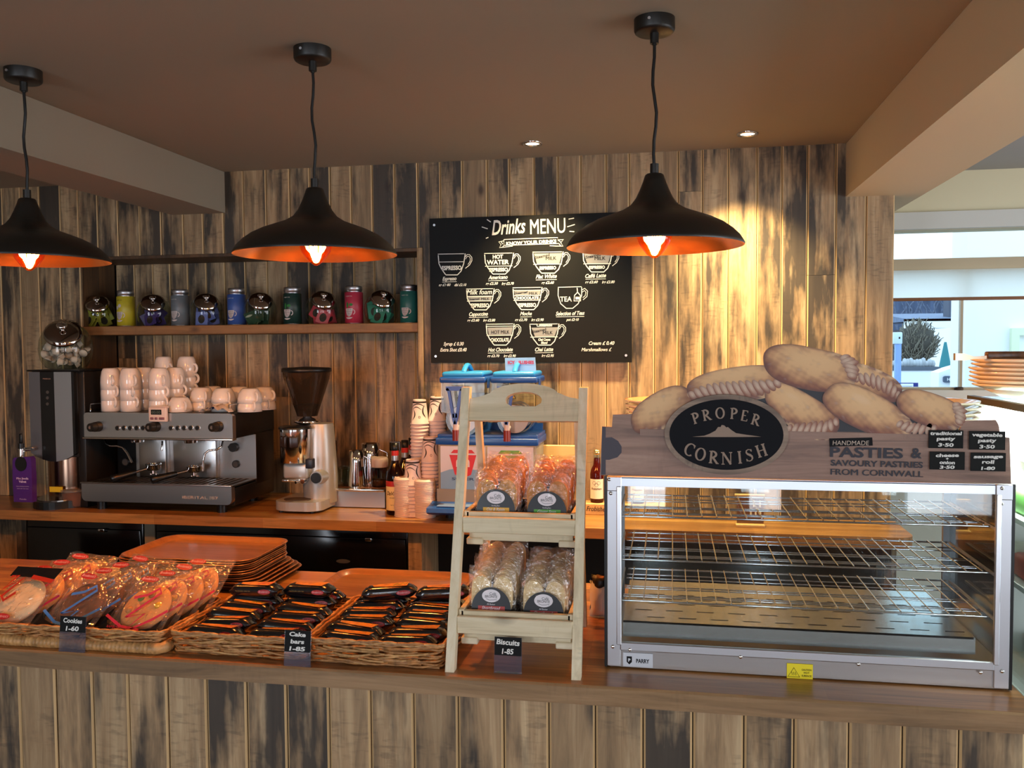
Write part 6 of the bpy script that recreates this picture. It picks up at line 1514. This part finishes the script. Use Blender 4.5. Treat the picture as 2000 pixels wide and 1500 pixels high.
# cookies -----------------------------------------------------------
M_cfilm=glassy('cookie_film','#fdfcfb',ior=2.0,rough=.06,bump=1.0,bscale=42,base=.04,basecol=C('#f2e2d2'))
def cookie_pack(kind,label):
    t=thing('cookie_pack',label,'cookie pack',(0,0,0),group='wrapped cookies in the left basket')
    m=MB(); pillow(m,-.070,.070,-.078,.078,-.0155,.0135,n=10,amp=.0022,seed=kind+11); m.build('film',M_cfilm,t)
    cm=[mat('white_chocolate_cookie','#ecd3a8',.75,bump=.5,bscale=60,vary=.10,vscale=40),mat('dark_chocolate_cookie','#5b3318',.8,bump=.9,bscale=50,vary=.35,vscale=45),mat('plain_cookie','#d79a55',.75,bump=.4,bscale=70,vary=.12,vscale=40)][kind]
    m=MB(); m.lathe([(0,-.009),(.035,-.0095),(.050,-.008),(.056,-.002),(.053,.005),(0,.006)],36); m.v=[(a,c_,b) for a,b,c_ in m.v]
    m.build('cookie',cm,t)
    if kind==0:
        m=MB(); m.sheet([(-.068,.052),(.068,.052),(.072,.080),(-.066,.078)],-0.0170); m.build('header',M_foil,t)
        k=MB(); k.stroke([(-.06,.050),(-.04,.055),(-.058,.018),(-.02,.050),(-.045,.0),(-.03,-.01),(-.012,.012)],.008,y=-0.0176); k.stroke([(.0,.054),(.068,.046)],.010,y=-0.0176); k.build('zigzag_print',mat('red_zigzag','#a8281a',.5),t)
    else:
        m=MB(); m.sheet([(-.070,-.078),(.070,-.078),(.072,-.030)]+[(.07-.14*q/10,-.048-.014*math.sin(q/10*3.14)) for q in range(1,10)]+[(-.072,-.035)],-0.0170); m.build('header',M_foil,t)
        mm=mat('blue_zigzag','#2670c8',.5) if kind==1 else mat('magenta_zigzag','#b01e50',.5)
        k=MB(); k.stroke([(-.030,.012),(.0,.022),(.020,.040),(.030,.030),(-.02,-.035),(.02,-.022),(-.005,-.070),(.045,-.035),(.072,-.010)],.007,y=-0.0176); k.stroke([(-.071,-.034),(-.02,-.056),(.03,-.060)],.006,y=-0.0176); k.build('zigzag_print',mm,t)
    m=MB(); oc_=(.0,-.048) if kind==0 else (-.02,.060); m.sheet(arc(oc_[0],oc_[1],.024,.0075,0,345,20),-0.0178); m.build('maker_oval',M_redp,t)
    m=MB(); m.text("Broderick's",.0095,oc_[0],oc_[1]-.0025,y=-0.0182,fit=.039,shear=.2); m.build('maker_lettering',MATS['pink_white_print'],t)
    if kind==2:
        for q,(a,b,c_) in enumerate(((-.02,.018,'#5f8a2a'),(.002,.028,'#a8732c'),(.032,.006,'#e8b414'),(-.012,-.006,'#e08a5a'),(-.032,-.012,'#c98a4a'))):
            m=MB(); m.lathe([(0,-.004),(.006,-.003),(.0085,0),(.006,.002)],14); m.v=[(v[0]+a,v[2]-.0095,v[1]+b) for v in m.v]; m.build('sweet',mat(f'sweet_{q}',c_,.3),t)
        MB().text('RAINBOW',.008,-.035,-.062,y=-0.0176,fit=.034).text('COOKIE',.008,-.038,-.072,y=-0.0176,fit=.026).build('flavour_lettering',mat('magenta_zigzag',None),t)
    return t
cpro=[cookie_pack(k,'') for k in range(3)]
for o in cpro: o.scale=(1.22,1.22,1.22)
cxs=[(-1.690,0,'white chocolate','left'),(-1.508,1,'dark chocolate','middle'),(-1.325,2,'rainbow','right')]
for (x,k,nm,cl) in cxs:
    for r_ in range(4):
        y=2.006+r_*.052; z=ZC+.078+r_*.003; rot=(math.radians(-50+r_*1.0),math.radians(R.uniform(-4,4)),math.radians(R.uniform(-10,2)-6))
        if r_==0: cpro[k].location=(x,y,z); cpro[k].rotation_euler=rot; cpro[k]['label']=f'foremost {nm} cookie pack, {cl} column of the basket'
        else:
            kk=2 if k==0 else k
            dup(cpro[kk],(x+r_*.016,y,z),rot=rot,label=f'{ORD[r_]} cookie pack from the front in the {cl} column of the basket')
# ------------------------------------------------------------------ trays
M_trayw=wood('tray_wood_laminate','#6a4426','#8a5c34','#9f7044',stain=0,saw=0,axis='X',rough=.28,coat=.4,tone=.05)
M_traye=mat('tray_edge','#3a2114',.4)
tray0=None
def tray(x,y,z,lb,w=.455,d=.325,rz=0,grp='brown serving trays in the stack'):
    global tray0
    if tray0 is None:
        t=thing('serving_tray',lb,'tray',(x,y,z),rz,grp); m=MB()
        def loop(s_,zz,r): return [(a,b,zz) for a,b in rrect(s_,s_,w-s_,d-s_,r,6)]
        Ls=[loop(0,.0165,.06),loop(.001,.0185,.06),loop(.006,.0185,.056),loop(.016,.006,.048),loop(.022,.004,.044)]
        Lu=[loop(0,.0165,.06),loop(.004,.0145,.057),loop(.014,.002,.05),loop(.020,0,.045)]
        for S,mi in ((Ls,0),(Lu,1)):
            n=len(S[0]); vs=[v for l in S for v in l]
            m.add(vs,[(i*n+k,i*n+(k+1)%n,(i+1)*n+(k+1)%n,(i+1)*n+k) for i in range(len(S)-1) for k in range(n)],mi,True)
            m.add(S[-1],[list(range(n))],mi)
        m.build('tray',[M_trayw,M_traye],t); tray0=t; return t
    return dup(tray0,(x,y,z),rz,lb,group=grp)
zr=1.02-.0185
for k in range(13):
    lb='topmost brown wood-effect tray of the stack behind the baskets' if k==0 else ('bottom' if k==12 else f'{["","second","third","fourth","fifth","sixth","seventh","eighth","ninth","tenth","eleventh","twelfth"][k]}')+(' brown tray counting down the stack behind the baskets' if k<12 else ' brown tray of the stack behind the baskets')
    off=0 if k<9 else (.012*(k-8))
    tray(-1.712+off+R.uniform(-.003,.003),2.415+off*.2+R.uniform(-.003,.003),zr-k*.0066,lb,rz=-.004*off*60)
dup(tray0,(-1.06,2.372,ZC+.0006),.0,'single brown wood-effect tray lying flat behind the right-hand bar basket')
# napkin
m=MB(); nx=10;ny=6; vs=[]
for j in range(ny+1):
    for i in range(nx+1): u,v=i/nx,j/ny; vs.append((u*.17+.04*v,v*.13,.002+.022*math.sin(u*2.6)*(1-.5*v)+.004*math.sin(u*9+v*5)+.010*(1-abs(v-.5)*2)))
m.add([(a,b,max(.001,c)) for a,b,c in vs],[(j*(nx+1)+i,j*(nx+1)+i+1,(j+1)*(nx+1)+i+1,(j+1)*(nx+1)+i) for j in range(ny) for i in range(nx)],0,True)
t=m.build('napkin',mat('cream_paper','#efdcb4',.9),loc=(-1.925,2.47,ZC)); tag(t,'folded cream paper napkins on the worktop left of the tray stack','napkin')
# small items ------------------------------------------------------
p=P(1174,1212,Z=ZC)
t=thing('paper_packet','crumpled white and black packet lying behind the ladder stand, beside the hot cabinet','packet',(p.x-.006,p.y+.03,ZC+.001))
m=MB(); pillow(m,-.026,.026,0,.10,-.022,.022,n=8,amp=.004,seed=4); m.build('bag',mat('packet_white','#d8d0c4',.6),t)
m=MB(); pillow(m,-.020,.024,.070,.118,-.018,.020,n=6,amp=.004,seed=8); m.build('dark_top',mat('packet_black','#15130f',.4),t)
p=P(209,718,Y=3.80)
